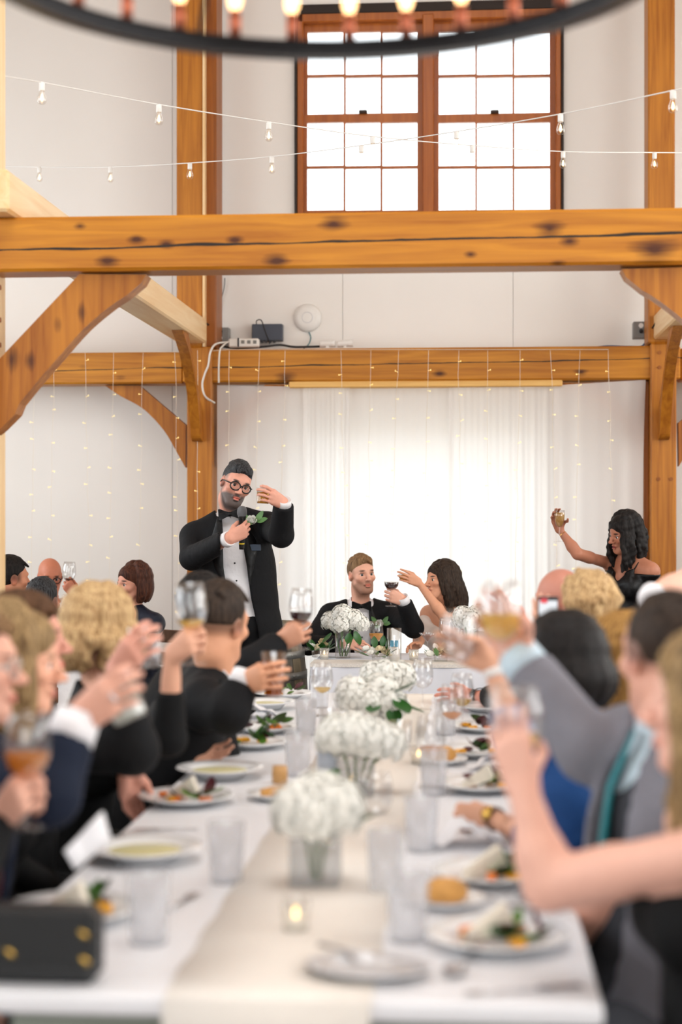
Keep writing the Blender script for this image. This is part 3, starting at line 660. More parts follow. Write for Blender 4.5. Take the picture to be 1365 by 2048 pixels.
WB = [(0, .088), (.018, .091), (.034, .106), (.0425, .130), (.0425, .150), (.039, .180), (.034, .208)]
WF = [(0, 0), (.036, 0), (.035, .003), (.010, .006), (.0045, .012), (.0038, .05), (.0042, .080), (.009, .089), (0, .089)]
CB = [(0, .098), (.012, .099), (.030, .108), (.042, .125), (.046, .150)]; CF = [(0, 0), (.034, 0), (.033, .003), (.008, .006), (.004, .012), (.0038, .09), (.006, .099), (0, .099)]
TB_ = [(0, .090), (.010, .092), (.022, .106), (.030, .135), (.031, .165), (.030, .195)]
SLB = [(0, .0), (.022, .001), (.038, .020), (.046, .050), (.044, .080), (.036, .112)]
TUM = [(0, 0), (.033, 0), (.034, .004), (.040, .128)]; ROX = [(0, 0), (.034, 0), (.035, .006), (.041, .098)]; SHOT = [(0, 0), (.030, 0), (.031, .012), (.036, .078)]
MB_ = [(0, .098), (.004, .099), (.052, .150)]
KM = {}
def kmesh(key, prof, mat, n=24):
    if key not in KM: q = MB(); q.lathe(prof, n); KM[key] = meshof(q, key, mat)
    return KM[key]
GK = {'wine': (WB, WF, gl), 'coupe': (CB, CF, gl), 'tulip': (TB_, CF, gl), 'stemless': (SLB, None, gl), 'tumbler': (TUM, None, frost), 'rocks': (ROX, None, gl), 'shot': (SHOT, None, gl), 'martini': (MB_, CF, gl), 'pint': ([(0, 0), (.030, 0), (.031, .006), (.043, .145)], None, gl)}
GN = {'wine': 'wine_glass', 'coupe': 'coupe_glass', 'tulip': 'tulip_glass', 'stemless': 'stemless_glass', 'tumbler': 'water_tumbler', 'rocks': 'rocks_glass', 'shot': 'whisky_glass', 'martini': 'cocktail_glass', 'pint': 'beer_glass'}
def glassware(kind, label, loc, liq=None, level=None, axis=None, scale=1.0, group=None, lid=None):
    pr, ft, mt = GK[kind]; r = empty(GN[kind], loc, label, 'glass', group)
    if axis is not None: r.rotation_euler = dirM(axis).to_euler()
    r.scale = (scale,) * 3
    link('bowl', kmesh(kind + '_bowl', shell(pr), mt), None, r)
    if ft is not None: link('stem', kmesh(kind + '_stem', ft, gl), None, r)
    if liq: link('drink', kmesh('%s_%s_%.3f' % (kind, liq, level), fill(pr, level), LIQ[liq]), None, r)
    return r

# ------------------------------------------------------------------ plates and food
china = plain('white_china', rgb(240, 240, 240), 0.15, var=0.01, coat=0.3)
PL = [(0, .004), (.062, .004), (.066, 0), (.070, .002), (.085, .010), (.128, .022), (.130, .024), (.128, .026), (.085, .015), (.068, .008), (0, .007)]
BPL = [(r * .62, z * .8) for r, z in PL]
SOUP = [(0, .004), (.06, .004), (.064, 0), (.068, .002), (.085, .020), (.128, .030), (.130, .032), (.128, .034), (.09, .028), (.066, .010), (0, .009)]
greens = [plain('salad_green_%d' % i, c, 0.4, var=0.25, scale=90) for i, c in enumerate((rgb(58, 104, 34), rgb(96, 140, 52), rgb(34, 66, 26), rgb(78, 24, 36)))]
cheese = plain('cream_cheese', rgb(238, 230, 214), 0.5, var=0.05); beet = plain('golden_beet', rgb(246, 172, 28), 0.35, var=0.15); beet2 = plain('orange_beet', rgb(236, 124, 30), 0.35, var=0.15)
soupm = plain('pale_green_soup', rgb(214, 206, 150), 0.25, var=0.05); bread = plain('bread_crust', rgb(212, 156, 82), 0.6, var=0.3, scale=40, bump=.2); crumb = plain('bread_crumb', rgb(240, 218, 168), 0.8, var=0.1); berry = plain('red_berry', rgb(170, 24, 28), 0.3)
def leaf_mb(L_, w, curl=0.3, n=6, twist=0.0):
    q = MB(); vs = []; fs = []
    for i in range(n + 1):
        u = i / n; ww = w * math.sin(math.pi * min(1, u * .92 + .06)) ** .8; z = curl * L_ * u * u
        for s, dz in ((-1, .25), (0, 0), (1, .25)): vs.append((s * ww * math.cos(twist * u), u * L_, z + dz * ww))
    for i in range(n):
        for s in (0, 1): a = 3 * i + s; fs.append((a, a + 1, a + 4, a + 3))
    q.add(vs, fs); return q
def slab(w, l, h, c=.004): q = MB(); q.cbox((-w, -l, 0), (w, l, h), c); return q
leaf_me = [meshof(leaf_mb(.05, .018, .5), 'leaf', g) for g in greens]
chunk_me = [meshof(slab(.017, .011, .012, .005), 'beet_chunk', mt, False) for mt in (beet, beet2)]
wedge = MB(); wedge.prism([(-.045, 0, 0), (.045, 0, .012), (.035, 0, .05), (-.03, 0, .018)], (0, .022, 0)); wedge_me = meshof(wedge, 'cheese_slice', cheese, False)
def plate(label, px, py, kind='plate', group='dinner plates on the long table', s=1.0, z=TZ):
    p = tb(px, py, z + .01); p.z = z; prof = {'plate': PL, 'soup': SOUP, 'bread': BPL}[kind]
    o_ = link({'plate': 'dinner_plate', 'soup': 'soup_plate', 'bread': 'bread_plate'}[kind], kmesh('china_' + kind, prof, china, 40), None, None, p + V(0, 0, .001)); o_.scale = (s,) * 3
    return tag(o_, label, 'plate', group), p
def salad(label, p, seed, big=1.0, greens_n=9, cheese_on=True, beets=5, ang=0.0):
    rnd = random.Random(seed); base = p + V(0, 0, .010); r = empty('salad', base, label, 'salad', 'beet salads on the long table')
    for k in range(greens_n):
        o_ = link('leaf', leaf_me[rnd.choice((0, 0, 1, 2, 2, 3, 3))], None, r, (rnd.gauss(.02, .026) * big, rnd.gauss(0, .02) * big, rnd.uniform(.002, .03))); s = rnd.uniform(.65, 1.1) * big; o_.scale = (s, s, s)
        o_.rotation_euler = (rnd.uniform(-.5, .5), rnd.uniform(-.6, .6), rnd.uniform(0, 6.28))
    if cheese_on:
        o_ = link('cheese_slice', wedge_me, None, r, (-.012, -.022, .004)); o_.rotation_euler = (0, -.15, ang); o_.scale = (big,) * 3
    for k in range(beets):
        a = rnd.uniform(0, 6.28); rr = rnd.uniform(.05, .075); o_ = link('beet_chunk', chunk_me[rnd.choice((0, 0, 1))], None, r, (rr * math.cos(a), rr * math.sin(a) * .8, .004)); o_.rotation_euler = (0, 0, a)
    return r
def soup(label, p, r_=.085):
    q = MB(); q.lathe([(0, 0), (.070, 0), (.088, .0035), (.086, .0048), (0, .005)], 32); o_ = q.build('soup', soupm, None, True); o_.location = p + V(0, 0, .0185); tag(o_, label, 'soup')
for lab, slab_, px, py, seed, n, ch_, bt in (
    ('plate at the far left end of the long table next to the cola glass', 'beet salad on the far left plate near the cola glass', 566, 1391, 1, 9, False, 4),
    ('white plate in the left row just below the folded napkins', 'salad on the plate just below the folded napkins', 528, 1459, 2, 12, False, 3),
    ('white plate in the left row nearest the resting pink hand', 'salad on the plate near the resting hand at left', 505, 1489, 3, 12, False, 3),
    ('white plate with salad left of the bread plate', 'salad with yellow beets left of the bread plate', 372, 1600, 4, 10, True, 5),
    ('white plate partly behind the black handbag', 'salad on the plate behind the black handbag', 142, 1828, 5, 14, True, 4),
    ('white plate at the far right by the brown hand with a watch', 'dark salad on the far right plate', 966, 1457, 6, 10, False, 3),
    ('white plate right of the amber wine glass', 'green salad right of the amber wine glass', 950, 1506, 7, 14, False, 2),
    ('white plate above the forearm with the wristwatch', 'salad on the plate above the forearm with the watch', 962, 1574, 8, 9, True, 5),
    ('white plate beside the bare elbow at right', 'beet salad on the plate beside the bare elbow', 985, 1752, 9, 11, True, 5),
    ('white plate at the front right corner of the table', 'large beet salad at the front right corner of the table', 995, 1880, 10, 12, True, 6)):
    _, p = plate(lab, px, py); salad(slab_, p, seed, 1.15, n, ch_, bt, 0.35 if px > 980 else -.2)
plate('empty white plate at the far right end of the long table', 975, 1417)
for lab, sl, px, py in (('soup plate beyond the folded napkins in the left row', 'pale soup beyond the folded napkins', 530, 1413), ('soup plate in the left row beside the two resting hands', 'pale soup beside the two resting hands', 440, 1549), ('large soup plate in front of the navy suit', 'pale green soup in front of the navy suit', 290, 1712)):
    _, p = plate(lab, px, py, 'soup', 'soup plates on the long table'); soup(sl, p)
_, p = plate('small bread plate with berries between tumblers at left', 552, 1592, 'bread', 'bread plates on the long table')
for lab, dx, dz, me_ in (('toasted bread slice on the small plate with berries', -.02, .012, None),):
    q = MB(); q.cbox((-.035, -.02, 0), (.035, .02, .02), .008); o_ = q.build('bread_slice', bread); o_.location = p + V(-.005, 0, .014); o_.rotation_euler = (0, -.2, .3); tag(o_, lab, 'bread')
q = MB(); q.lathe([(0, 0), (.012, .004), (.016, .014), (.011, .024), (0, .027)], 12); o_ = q.build('strawberry', berry, None, True); o_.location = p + V(.042, .005, .014); tag(o_, 'red berry beside the toasted bread slice', 'berry')
p = tb(560, 1566); q = MB(); q.lathe([(0, 0), (.022, 0), (.023, .03), (.021, .05), (0, .05)], 16); o_ = q.build('amber_votive', plain('amber_candle_cup', rgb(206, 158, 98), 0.3), None, True); o_.location = p; tag(o_, 'small amber votive cup behind the bread slice', 'candle cup')
for lab, pl_, px, py in (('golden bread roll beside the front right salads', 'small bread plate under the golden roll at front right', 892, 1803), ('small bread roll beside the green salad at right', 'small bread plate under the roll at far right', 885, 1522)):
    _, p = plate(pl_, px, py, 'bread', 'bread plates on the long table')
    q = MB(); q.lathe([(0, 0), (.03, .002), (.042, .016), (.038, .034), (.022, .046), (0, .050)], 18, sx=1.1, sy=.85); o_ = q.build('bread_roll', bread, None, True); o_.location = p + V(0, 0, .009); tag(o_, lab, 'bread')
# tumblers of water
for lab, px, py in (('frosted water tumbler beside the black handbag', 297, 1886), ('frosted water tumbler right of the large soup plate', 453, 1764), ('frosted water tumbler just above the bread plate', 596, 1552), ('frosted water tumbler in the left row near the third hydrangea', 612, 1470),
    ('frosted water tumbler right of the nearest hydrangea vase', 772, 1782), ('frosted water tumbler above the golden beet salad at right', 843, 1702), ('frosted water tumbler behind the silver tongs', 816, 1882), ('frosted water tumbler near the far right plates', 868, 1590), ('frosted water tumbler at the far left end of the table', 640, 1415), ('frosted water tumbler beside the bread roll at far right', 892, 1470)):
    glassware('tumbler', lab, tb(px, py), 'water', .085, group='frosted water tumblers')
for lab, k, px, py, lq, lv in (('wine glass with rose wine in front of the far hydrangeas', 'wine', 862, 1575, 'amber', .115), ('wine glass with a little amber wine at far right', 'wine', 905, 1492, 'amber', .112), ('tall wine glass near the far right plates', 'wine', 925, 1462, 'white', .115),
    ('empty wine glass standing before the bridal table', 'wine', 846, 1420, None, None), ('wine glass of water left of the far hydrangeas', 'wine', 645, 1432, 'white', .11), ('rocks glass left of the third hydrangea', 'rocks', 660, 1470, 'water', .06), ('clear stemless glass right of the second hydrangea vase', 'stemless', 752, 1630, 'water', .05), ('clear rocks glass behind the second hydrangea', 'rocks', 800, 1500, 'water', .06)):
    glassware(k, lab, tb(px, py), lq, lv)
# ------------------------------------------------------------------ flowers
petal = plain('hydrangea_petal', rgb(251, 250, 242), 0.6, var=0.06, scale=40); pet2 = plain('cream_petal', rgb(242, 226, 188), 0.6, var=0.08, scale=40)
leafm = plain('dark_leaf', rgb(40, 92, 34), 0.35, var=0.3, scale=50); stemm = plain('green_stem', rgb(92, 128, 58), 0.5); leafl = plain('light_leaf', rgb(96, 140, 82), 0.45, var=0.3, scale=50)
def hyd_mesh(R, n, seed):
    rnd = random.Random(seed); q = MB()
    for k in range(n):
        z = 1 - 2 * (k + .5) / n
        if z < -.75: continue
        a = k * 2.39996 + rnd.uniform(-.2, .2); s = math.sqrt(1 - z * z); d = V(s * math.cos(a), s * math.sin(a), z); rr = R * rnd.uniform(.86, 1.06); M = dirM(d); w = R * .2 * rnd.uniform(.85, 1.2); t0 = rnd.uniform(0, 1.57)
        for j in range(4):
            t = t0 + j * R90; u = V(math.cos(t), math.sin(t), 0); v = V(-math.sin(t), math.cos(t), 0)
            pts = [V(0, 0, -.1 * w), u * w * .55 - v * w * .45 + V(0, 0, .16 * w), u * w * 1.05 + V(0, 0, -.02 * w), u * w * .55 + v * w * .45 + V(0, 0, .16 * w)]
            q.add([M @ p + d * rr for p in pts], [(0, 1, 2, 3)])
    q.lathe([(0, -R * .8), (R * .6, -R * .5), (R * .82, 0), (R * .6, R * .6), (0, R * .82)], 14)
    return meshof(q, 'blossom_head', petal)
hyd = [hyd_mesh(.062, 150, i) for i in range(3)]
big_leaf = meshof(leaf_mb(.11, .036, .25, 8), 'leaf', leafm); small_leaf = meshof(leaf_mb(.055, .014, .3), 'leaf', leafl); mid_leaf = meshof(leaf_mb(.07, .024, .3), 'leaf', leafm)
vase_sq = MB()
for q in rects_minus(-.052, .052, -.052, .052, [(-.048, .048, -.048, .048)]): vase_sq.box((q[0], q[2], 0), (q[1], q[3], .105))
vase_sq.box((-.048, -.048, 0), (.048, .048, .008)); vsq = meshof(vase_sq, 'vase', thin_glass('grey_vase_glass', (0.93, 0.94, 0.95, 1), gl=.07, milky=.1), False)
vcy = MB(); vcy.lathe(shell([(0, 0), (.042, 0), (.043, .005), (.043, .16)], .003), 24); vcyl = meshof(vcy, 'vase', gl)
wsq = MB(); wsq.box((-.0475, -.0475, .009), (.0475, .0475, .07)); wsqm = meshof(wsq, 'water', water, False)
def arrangement(label, base, heads, vase, leaves=(), scale=1.0, water_=True, zs=1.0):
    r = empty('hydrangea_arrangement', base, label, 'flowers', 'white hydrangea arrangements'); rnd = random.Random(label)
    link('vase', vase, None, r)
    if water_ and vase is vsq: link('water', wsqm, None, r)
    for i, (x, y, z, s) in enumerate(heads):
        o_ = link('blossom_head', hyd[i % 3], None, r, (x, y, z)); o_.scale = (s,) * 3; o_.rotation_euler = (rnd.uniform(-.3, .3), rnd.uniform(-.3, .3), rnd.uniform(0, 6))
        q = MB(); q.tube([(x * .2, y * .2, .01), (x * .5, y * .5, z * .55), (x, y, z)], .0045, 6); link('flower_stem', meshof(q, 'flower_stem', stemm), None, r)
    for x, y, z, rx, rz, s in leaves:
        o_ = link('leaf', big_leaf, None, r, (x, y, z)); o_.rotation_euler = (rx, 0, rz); o_.scale = (s,) * 3
    return r
arrangement('nearest white hydrangea bunch in a square glass vase', tb(632, 1768), [(-.035, -.01, .155, 1.0), (.04, .0, .16, 1.05), (.0, -.03, .145, .95), (0, .04, .17, 1.0)], vsq, [(.07, .02, .12, .2, -1.7, .6)])
arrangement('second white hydrangea bunch in a glass vase', tb(712, 1590), [(-.05, 0, .16, 1.05), (.045, .0, .15, 1.05), (.0, -.02, .17, 1.0), (.085, .02, .14, .9)], vsq, [(-.05, -.05, .08, -.5, 2.8, .7)])
arrangement('third hydrangea bunch with dark leaves near the end of the long table', tb(742, 1478), [(-.06, 0, .15, 1.1), (.03, .02, .16, 1.1), (.07, -.01, .12, 1.0), (.0, -.03, .13, .9)], vsq, [(.02, -.06, .13, -.5, 3.0, .75), (.085, -.04, .17, .2, -1.9, .8), (.09, -.05, .15, -.7, -2.6, .9), (.10, -.02, .13, -.6, -1.6, .85), (.08, -.05, .12, -.9, -3.0, .8)])
arrangement('farthest hydrangea bunch on the long table', tb(775, 1432), [(-.05, 0, .15, 1.0), (.05, .02, .15, 1.0), (.0, -.02, .16, 1.0)], vsq, [(-.05, -.05, .13, .1, 2.6, .8)])
arrangement('tall hydrangea bunch in a cylinder vase beside the groom', tb(686, 1316), [(-.065, 0, .20, .92), (.0, -.02, .235, 1.0), (.06, .0, .21, .95), (.10, .01, .185, .8), (-.01, -.04, .19, .9)], vcyl, [(-.06, -.03, .14, -1.0, 2.2, .7), (-.05, -.05, .11, -1.3, 1.8, .75), (.07, -.03, .15, -1.3, -2.4, .75), (.04, -.05, .14, -1.2, 3.0, .6), (-.08, -.03, .07, -.6, 2.0, .7)], zs=1.3)
arrangement('hydrangea bunch on the right of the bridal table', tb(942, 1316), [(-.04, 0, .22, 1.05), (.04, 0, .23, 1.05), (0, -.03, .21, 1.0)], vcyl)
def rose_mesh(R, seed):
    rnd = random.Random(seed); q = MB()
    for ring, (n, rr, tilt, h) in enumerate(((3, .25, .15, .9), (4, .45, .4, .85), (5, .7, .75, .75), (6, .95, 1.1, .6))):
        for k in range(n):
            a = 6.283 * k / n + ring * .7 + rnd.uniform(-.2, .2); u = V(math.cos(a), math.sin(a), 0); v = V(-math.sin(a), math.cos(a), 0); pts = []
            for j in range(4):
                t = j / 3
                for s in (-1, 0, 1):
                    out_ = rr * R * (.35 + .65 * math.sin(tilt * t * 1.3 + .2)) - abs(s) * .12 * R * (1 - t * .3); pts.append(u * out_ + v * (s * R * .45 * math.sin(.5 + t * 2.1)) + V(0, 0, R * h * t * 1.2 - R * .4))
            q.add(pts, [(3*j + s, 3*j + s + 1, 3*j + s + 4, 3*j + s + 3) for j in range(3) for s in (0, 1)])
    q.lathe([(0, -R * .45), (R * .35, -R * .2), (R * .4, R * .15), (0, R * .5)], 10); return q
rose_w = [meshof(rose_mesh(.026, i), 'rose', mt) for i, mt in enumerate((pet2, petal, pet2))]
def posy(label, base, n, wid, seed, leafy=3):
    rnd = random.Random(seed); r = empty('rose_posy', base, label, 'flowers', 'low rose posies on the bridal table')
    q = MB(); q.lathe(shell([(0, 0), (.035, 0), (.04, .05)], .002), 18); link('bowl', meshof(q, 'bowl', gl), None, r)
    for k in range(n):
        a = k * 2.4; d = wid * math.sqrt((k + .5) / n); o_ = link('rose', rose_w[k % 3], None, r, (d * math.cos(a) * 1.3, d * math.sin(a) * .7 - .01, .055 + .035 * (1 - d / wid) + rnd.uniform(-.015, .012)))
        o_.rotation_euler = (rnd.uniform(.1, .9), rnd.uniform(-.5, .5), a); o_.scale = (rnd.uniform(.85, 1.2),) * 3
    for k in range(leafy * 3):
        a = rnd.uniform(0, 6.28); o_ = link('leaf', small_leaf if k % 2 else mid_leaf, None, r, (wid * .8 * math.cos(a), wid * .5 * math.sin(a), .035)); o_.rotation_euler = (rnd.uniform(-.3, .8), 0, a - 1.57)
    return r
pr_ = posy('rose posy with upright green leaves in front of the orange drink', tb(758, 1325), 9, .075, 4)
for dx, dz, rz in ((-.02, .08, .3), (.02, .085, -.5), (.04, .07, -1.1)):
    o_ = link('leaf', big_leaf, None, pr_, (dx, -.02, dz)); o_.rotation_euler = (1.1, 0, rz); o_.scale = (.55,) * 3
posy('rose posy right of the peach cocktail', tb(882, 1325), 7, .06, 5)
posy('small loose white posy at the left end of the bridal table', tb(637, 1314), 4, .05, 6, 5)
# head table glass and candles
glassware('wine', 'wine glass of orange juice before the groom', tb(753, 1314), 'orange', .138, scale=.95)
glassware('martini', 'cocktail glass with a peach drink before the bride', tb(856, 1318), 'peach', .140, scale=.95)
glassware('wine', 'empty wine glass before the bride', tb(893, 1308))
glassware('tulip', 'empty tulip glass at the right of the bridal table', tb(912, 1306))
r = empty('candle_cylinder', tb(789, 1326), 'tall glass cylinder with a pillar candle before the groom', 'candle holder')
q = MB(); q.lathe(shell([(0, 0), (.038, 0), (.039, .004), (.039, .185)], .0025), 24); q.build('cylinder', gl, r, True, local=True)
q = MB(); q.lathe([(0, .006), (.030, .006), (.030, .085), (0, .083)], 20); q.build('pillar_candle', plain('ivory_wax', rgb(238, 232, 224), .5, sss=.1), r, True, local=True)
for s in (-1, 1): q = MB(); q.cbox((s * .012 - .010, -.012, .086), (s * .012 + .010, .008, .12), .003); q.build('blue_box', plain('turquoise_card', rgb(74, 170, 206), .5), r, local=True)
flame = glow('candle_flame', (1.0, 0.62, 0.22, 1), 9.0); wax = plain('votive_wax', rgb(244, 236, 222), .5)
def votive(label, base):
    r = empty('votive_candle', base, label, 'candle', 'votive candles'); 
    link('cup', kmesh('votive_cup', shell([(0, 0), (.022, 0), (.023, .003), (.028, .062)], .002), thin_glass('votive_glass', (.97, .96, .94, 1), gl=.05, milky=.2)), None, r)
    w = link('wax', kmesh('votive_wax', [(0, .004), (.021, .004), (.023, .026), (0, .026)], wax), None, r); link('flame', kmesh('votive_flame', [(0, .026), (.005, .031), (.0055, .036), (.002, .046), (0, .050)], flame, 8), None, w)
for lab, px, py in (('lit votive candle nearest to the camera', 592, 1864), ('lit votive candle behind the nearest hydrangeas', 690, 1612), ('lit votive candle among the far right glasses', 838, 1530), ('lit votive candle at the left end of the bridal table', 649, 1319), ('lit votive candle right of the pillar candle', 828, 1322)): votive(lab, tb(px, py))
# menu card
r = empty('table_card', tb(655, 1585), 'small framed table card left of the second hydrangeas', 'card')
q = MB(); q.cbox((-.03, -.004, 0), (.03, .004, .12), .002); q.xf(Matrix.Rotation(-.12, 4, 'X')); q.build('frame', plain('card_frame', rgb(216, 220, 228), .3), r, local=True)
q = MB(); q.box((-.026, -.0055, .005), (.026, -.0045, .115)); q.xf(Matrix.Rotation(-.12, 4, 'X')); q.build('card', plain('card_paper', rgb(196, 204, 216), .6, var=.3, scale=40), r, local=True)
# silver platter, tongs, cutlery
silver = plain('polished_silver', rgb(206, 206, 208), 0.22, metal=0.95, var=.08); 
platm = plain('hammered_pewter', rgb(222, 222, 224), 0.42, metal=0.7, var=.25, scale=60, bump=.4, bscale=90)
p = tb(735, 1950); r = empty('oval_platter', p, 'oval silver platter at the front of the table', 'platter'); r.rotation_euler.z = -.15
q = MB(); q.lathe([(0, .004), (.07, .004), (.085, .012), (.105, .016), (.108, .018), (.105, .020), (.083, .016), (.068, .008), (0, .007)], 40, sy=.72); q.build('dish', platm, r, True, local=True)
def utensil(name, label, a, b, kind, w=.006):
    a, b = Vector(a), Vector(b); d = (b - a).normalized(); Ln = (b - a).length; s = d.cross(V(0, 0, 1)).normalized(); r = empty(name, a, label, name, 'table cutlery')
    M = Matrix((s, d, s.cross(d))).transposed(); q = MB(); q.tube([(0, 0, .004), (0, Ln * .3, .005), (0, Ln * .62, .003)], [w, w * .7, w * .5], 8, flat=.4); q.xf(M.to_4x4()); q.build('handle', silver, r, True, local=True)
    q = MB()
    if kind == 'fork':
        q.cbox((-.011, Ln * .62, .003), (.011, Ln * .76, .006), .001)
        for k in range(4): x = -.0095 + k * .0063; q.cbox((x - .0015, Ln * .76, .004), (x + .0015, Ln, .007), .0005)
    elif kind == 'knife': q.prism([(-.009, Ln * .6, .003), (.008, Ln * .6, .003), (.009, Ln * .92, .003), (-.006, Ln, .003)], (0, 0, .002))
    else: q.lathe([(0, -.001), (.012, 0), (.019, .005), (.02, .007), (.018, .006), (0, .002)], 18, (0, Ln * .82, .003), sx=1.0, sy=1.55)
    q.xf(M.to_4x4()); q.build({'fork': 'tines', 'knife': 'blade', 'spoon': 'spoon_bowl'}[kind], silver, r, kind == 'spoon', local=True)
utensil('knife', 'serving knife lying across the silver platter', tb(640, 1893, TZ + .022), tb(862, 1938, TZ + .022), 'knife', .009)
utensil('spoon', 'large serving spoon right of the silver platter', tb(950, 1905, TZ + .002), tb(900, 1958, TZ + .002), 'spoon', .007)
utensil('fork', 'fork lying at the front right edge of the table', tb(930, 1992, TZ + .001), tb(1165, 1978, TZ + .001), 'fork')
utensil('knife', 'knife just above the front right salad', tb(930, 1790, TZ + .001), tb(1085, 1828, TZ + .001), 'knife')
utensil('spoon', 'spoon between the two front right salads', tb(920, 1772, TZ + .001), tb(1090, 1808, TZ + .001), 'spoon')
utensil('knife', 'knife beyond the large soup plate at left', tb(395, 1660, TZ + .001), tb(268, 1662, TZ + .001), 'knife')
utensil('fork', 'fork right of the plate behind the handbag', tb(340, 1822, TZ + .001), tb(395, 1790, TZ + .001), 'fork')
utensil('fork', 'fork below the forearm with the watch', tb(935, 1672, TZ + .001), tb(1010, 1660, TZ + .001), 'fork')
# napkins
napm = plain('napkin_linen', rgb(240, 240, 244), .75, var=.02)
def napkin(label, base, s, rz):
    q = MB(); n = 8; vs = []
    for i in range(n + 1):
        for j in range(5): u, v = i / n - .5, j / 4 - .5; vs.append((u * .16 * s, v * .12 * s, (.035 * math.exp(-(u * 4) ** 2) + .010 * math.sin(u * 14 + v * 6) + .012) * s))
    q.add(vs, [(i*5 + j, i*5 + j + 1, i*5 + j + 6, i*5 + j + 5) for i in range(n) for j in range(4)])
    q.add([(x, y, 0.0) for x, y, z in vs], [(i*5 + j + 5, i*5 + j + 6, i*5 + j + 1, i*5 + j) for i in range(n) for j in range(4)])
    o_ = q.build('napkin', napm, None, True); o_.location = base + V(0, 0, .001); o_.rotation_euler.z = rz; tag(o_, label, 'napkin')
napkin('white napkin crumpled between the far left plates', tb(497, 1437), 1.3, .4)
napkin('white napkin crumpled right of the forearm with the watch', tb(1010, 1540), 1.2, -.4)
napkin('white napkin lying under the salads at the right', tb(930, 1690), 1.1, .2)
# handbag
p = tb(85, 1962); hb = empty('handbag', p, 'small black handbag at the front left corner of the table', 'handbag'); bagm = plain('black_leather', rgb(24, 26, 28), .45, bump=.15, bscale=300, var=.1)
q = MB(); q.cbox((-.16, -.03, 0), (.098, .045, .125), .016); q.build('body', bagm, hb, local=True)
q = MB(); q.cbox((-.158, -.034, .045), (.094, -.028, .122), .004); q.build('flap', bagm, hb, local=True)
gold = plain('gold_metal', rgb(226, 186, 96), .25, metal=.9)
for x, z in ((.078, .088), (.080, .045), (-.045, .055)):
    q = MB(); q.lathe([(0, 0), (.0055, .001), (.004, .003), (0, .004)], 12, (x, -.034, z), M=dirM((0, -1, 0), (1, 0, -.9)), sx=1.9); q.build('clasp', gold, hb, True, local=True)
# wine barrel
bc = V(at(503, 1250, 9.6).x, 9.6, 0); br_ = empty('wine_barrel', bc, 'weathered grey wine barrel behind the speaker', 'barrel')
stv = [wood('barrel_stave_%d' % i, 'z', c, d, rough=.7) for i, (c, d) in enumerate(((rgb(150, 142, 130), rgb(88, 80, 70)), (rgb(132, 126, 116), rgb(76, 70, 62)), (rgb(160, 146, 122), rgb(96, 84, 64))))]
hoop = plain('galvanised_hoop', rgb(168, 168, 164), .45, metal=.6, var=.2, scale=20)
prof = lambda z: .275 + .055 * math.sin(math.pi * z / .92); NS = 22
for k in range(NS):
    q = MB(); a0_, a1_ = 6.2832 * k / NS + .006, 6.2832 * (k + 1) / NS - .006; vs = []
    for j in range(10):
        z = .92 * j / 9; r1 = prof(z)
        for rr, a in ((r1, a0_), (r1 + .003, (a0_ + a1_) / 2), (r1, a1_), (r1 - .025, a1_), (r1 - .025, a0_)): vs.append((rr * math.cos(a), rr * math.sin(a), z))
    fs = [(5*j + i, 5*j + (i+1) % 5, 5*j + 5 + (i+1) % 5, 5*j + 5 + i) for j in range(9) for i in range(5)] + [(4, 3, 2, 1, 0), (45, 46, 47, 48, 49)]
    q.add(vs, fs); q.build('stave', stv[k % 3], br_, local=True)
for z in (.06, .20, .33, .60, .72, .86):
    q = MB(); r1 = max(prof(z), prof(z + .04)) + .005; q.lathe([(r1 - .004, z), (r1, z), (r1, z + .042), (r1 - .004, z + .042), (r1 - .004, z)], 44); h_ = q.build('hoop', hoop, br_, True, local=True)
    for da in (-.06, .06):
        a = math.atan2(-bc.y, .3) + 1.0 + da; q = MB(); q.lathe([(0, .004), (.007, .003), (.008, 0)], 8, (r1 * math.cos(a), r1 * math.sin(a), z + .021), M=dirM((math.cos(a), math.sin(a), 0))); q.build('rivet', hoop, h_, True, local=True)
q = MB(); q.lathe([(0, .885), (.262, .885), (.262, .87), (0, .87)], 40); q.build('barrel_head', stv[1], br_, local=True)
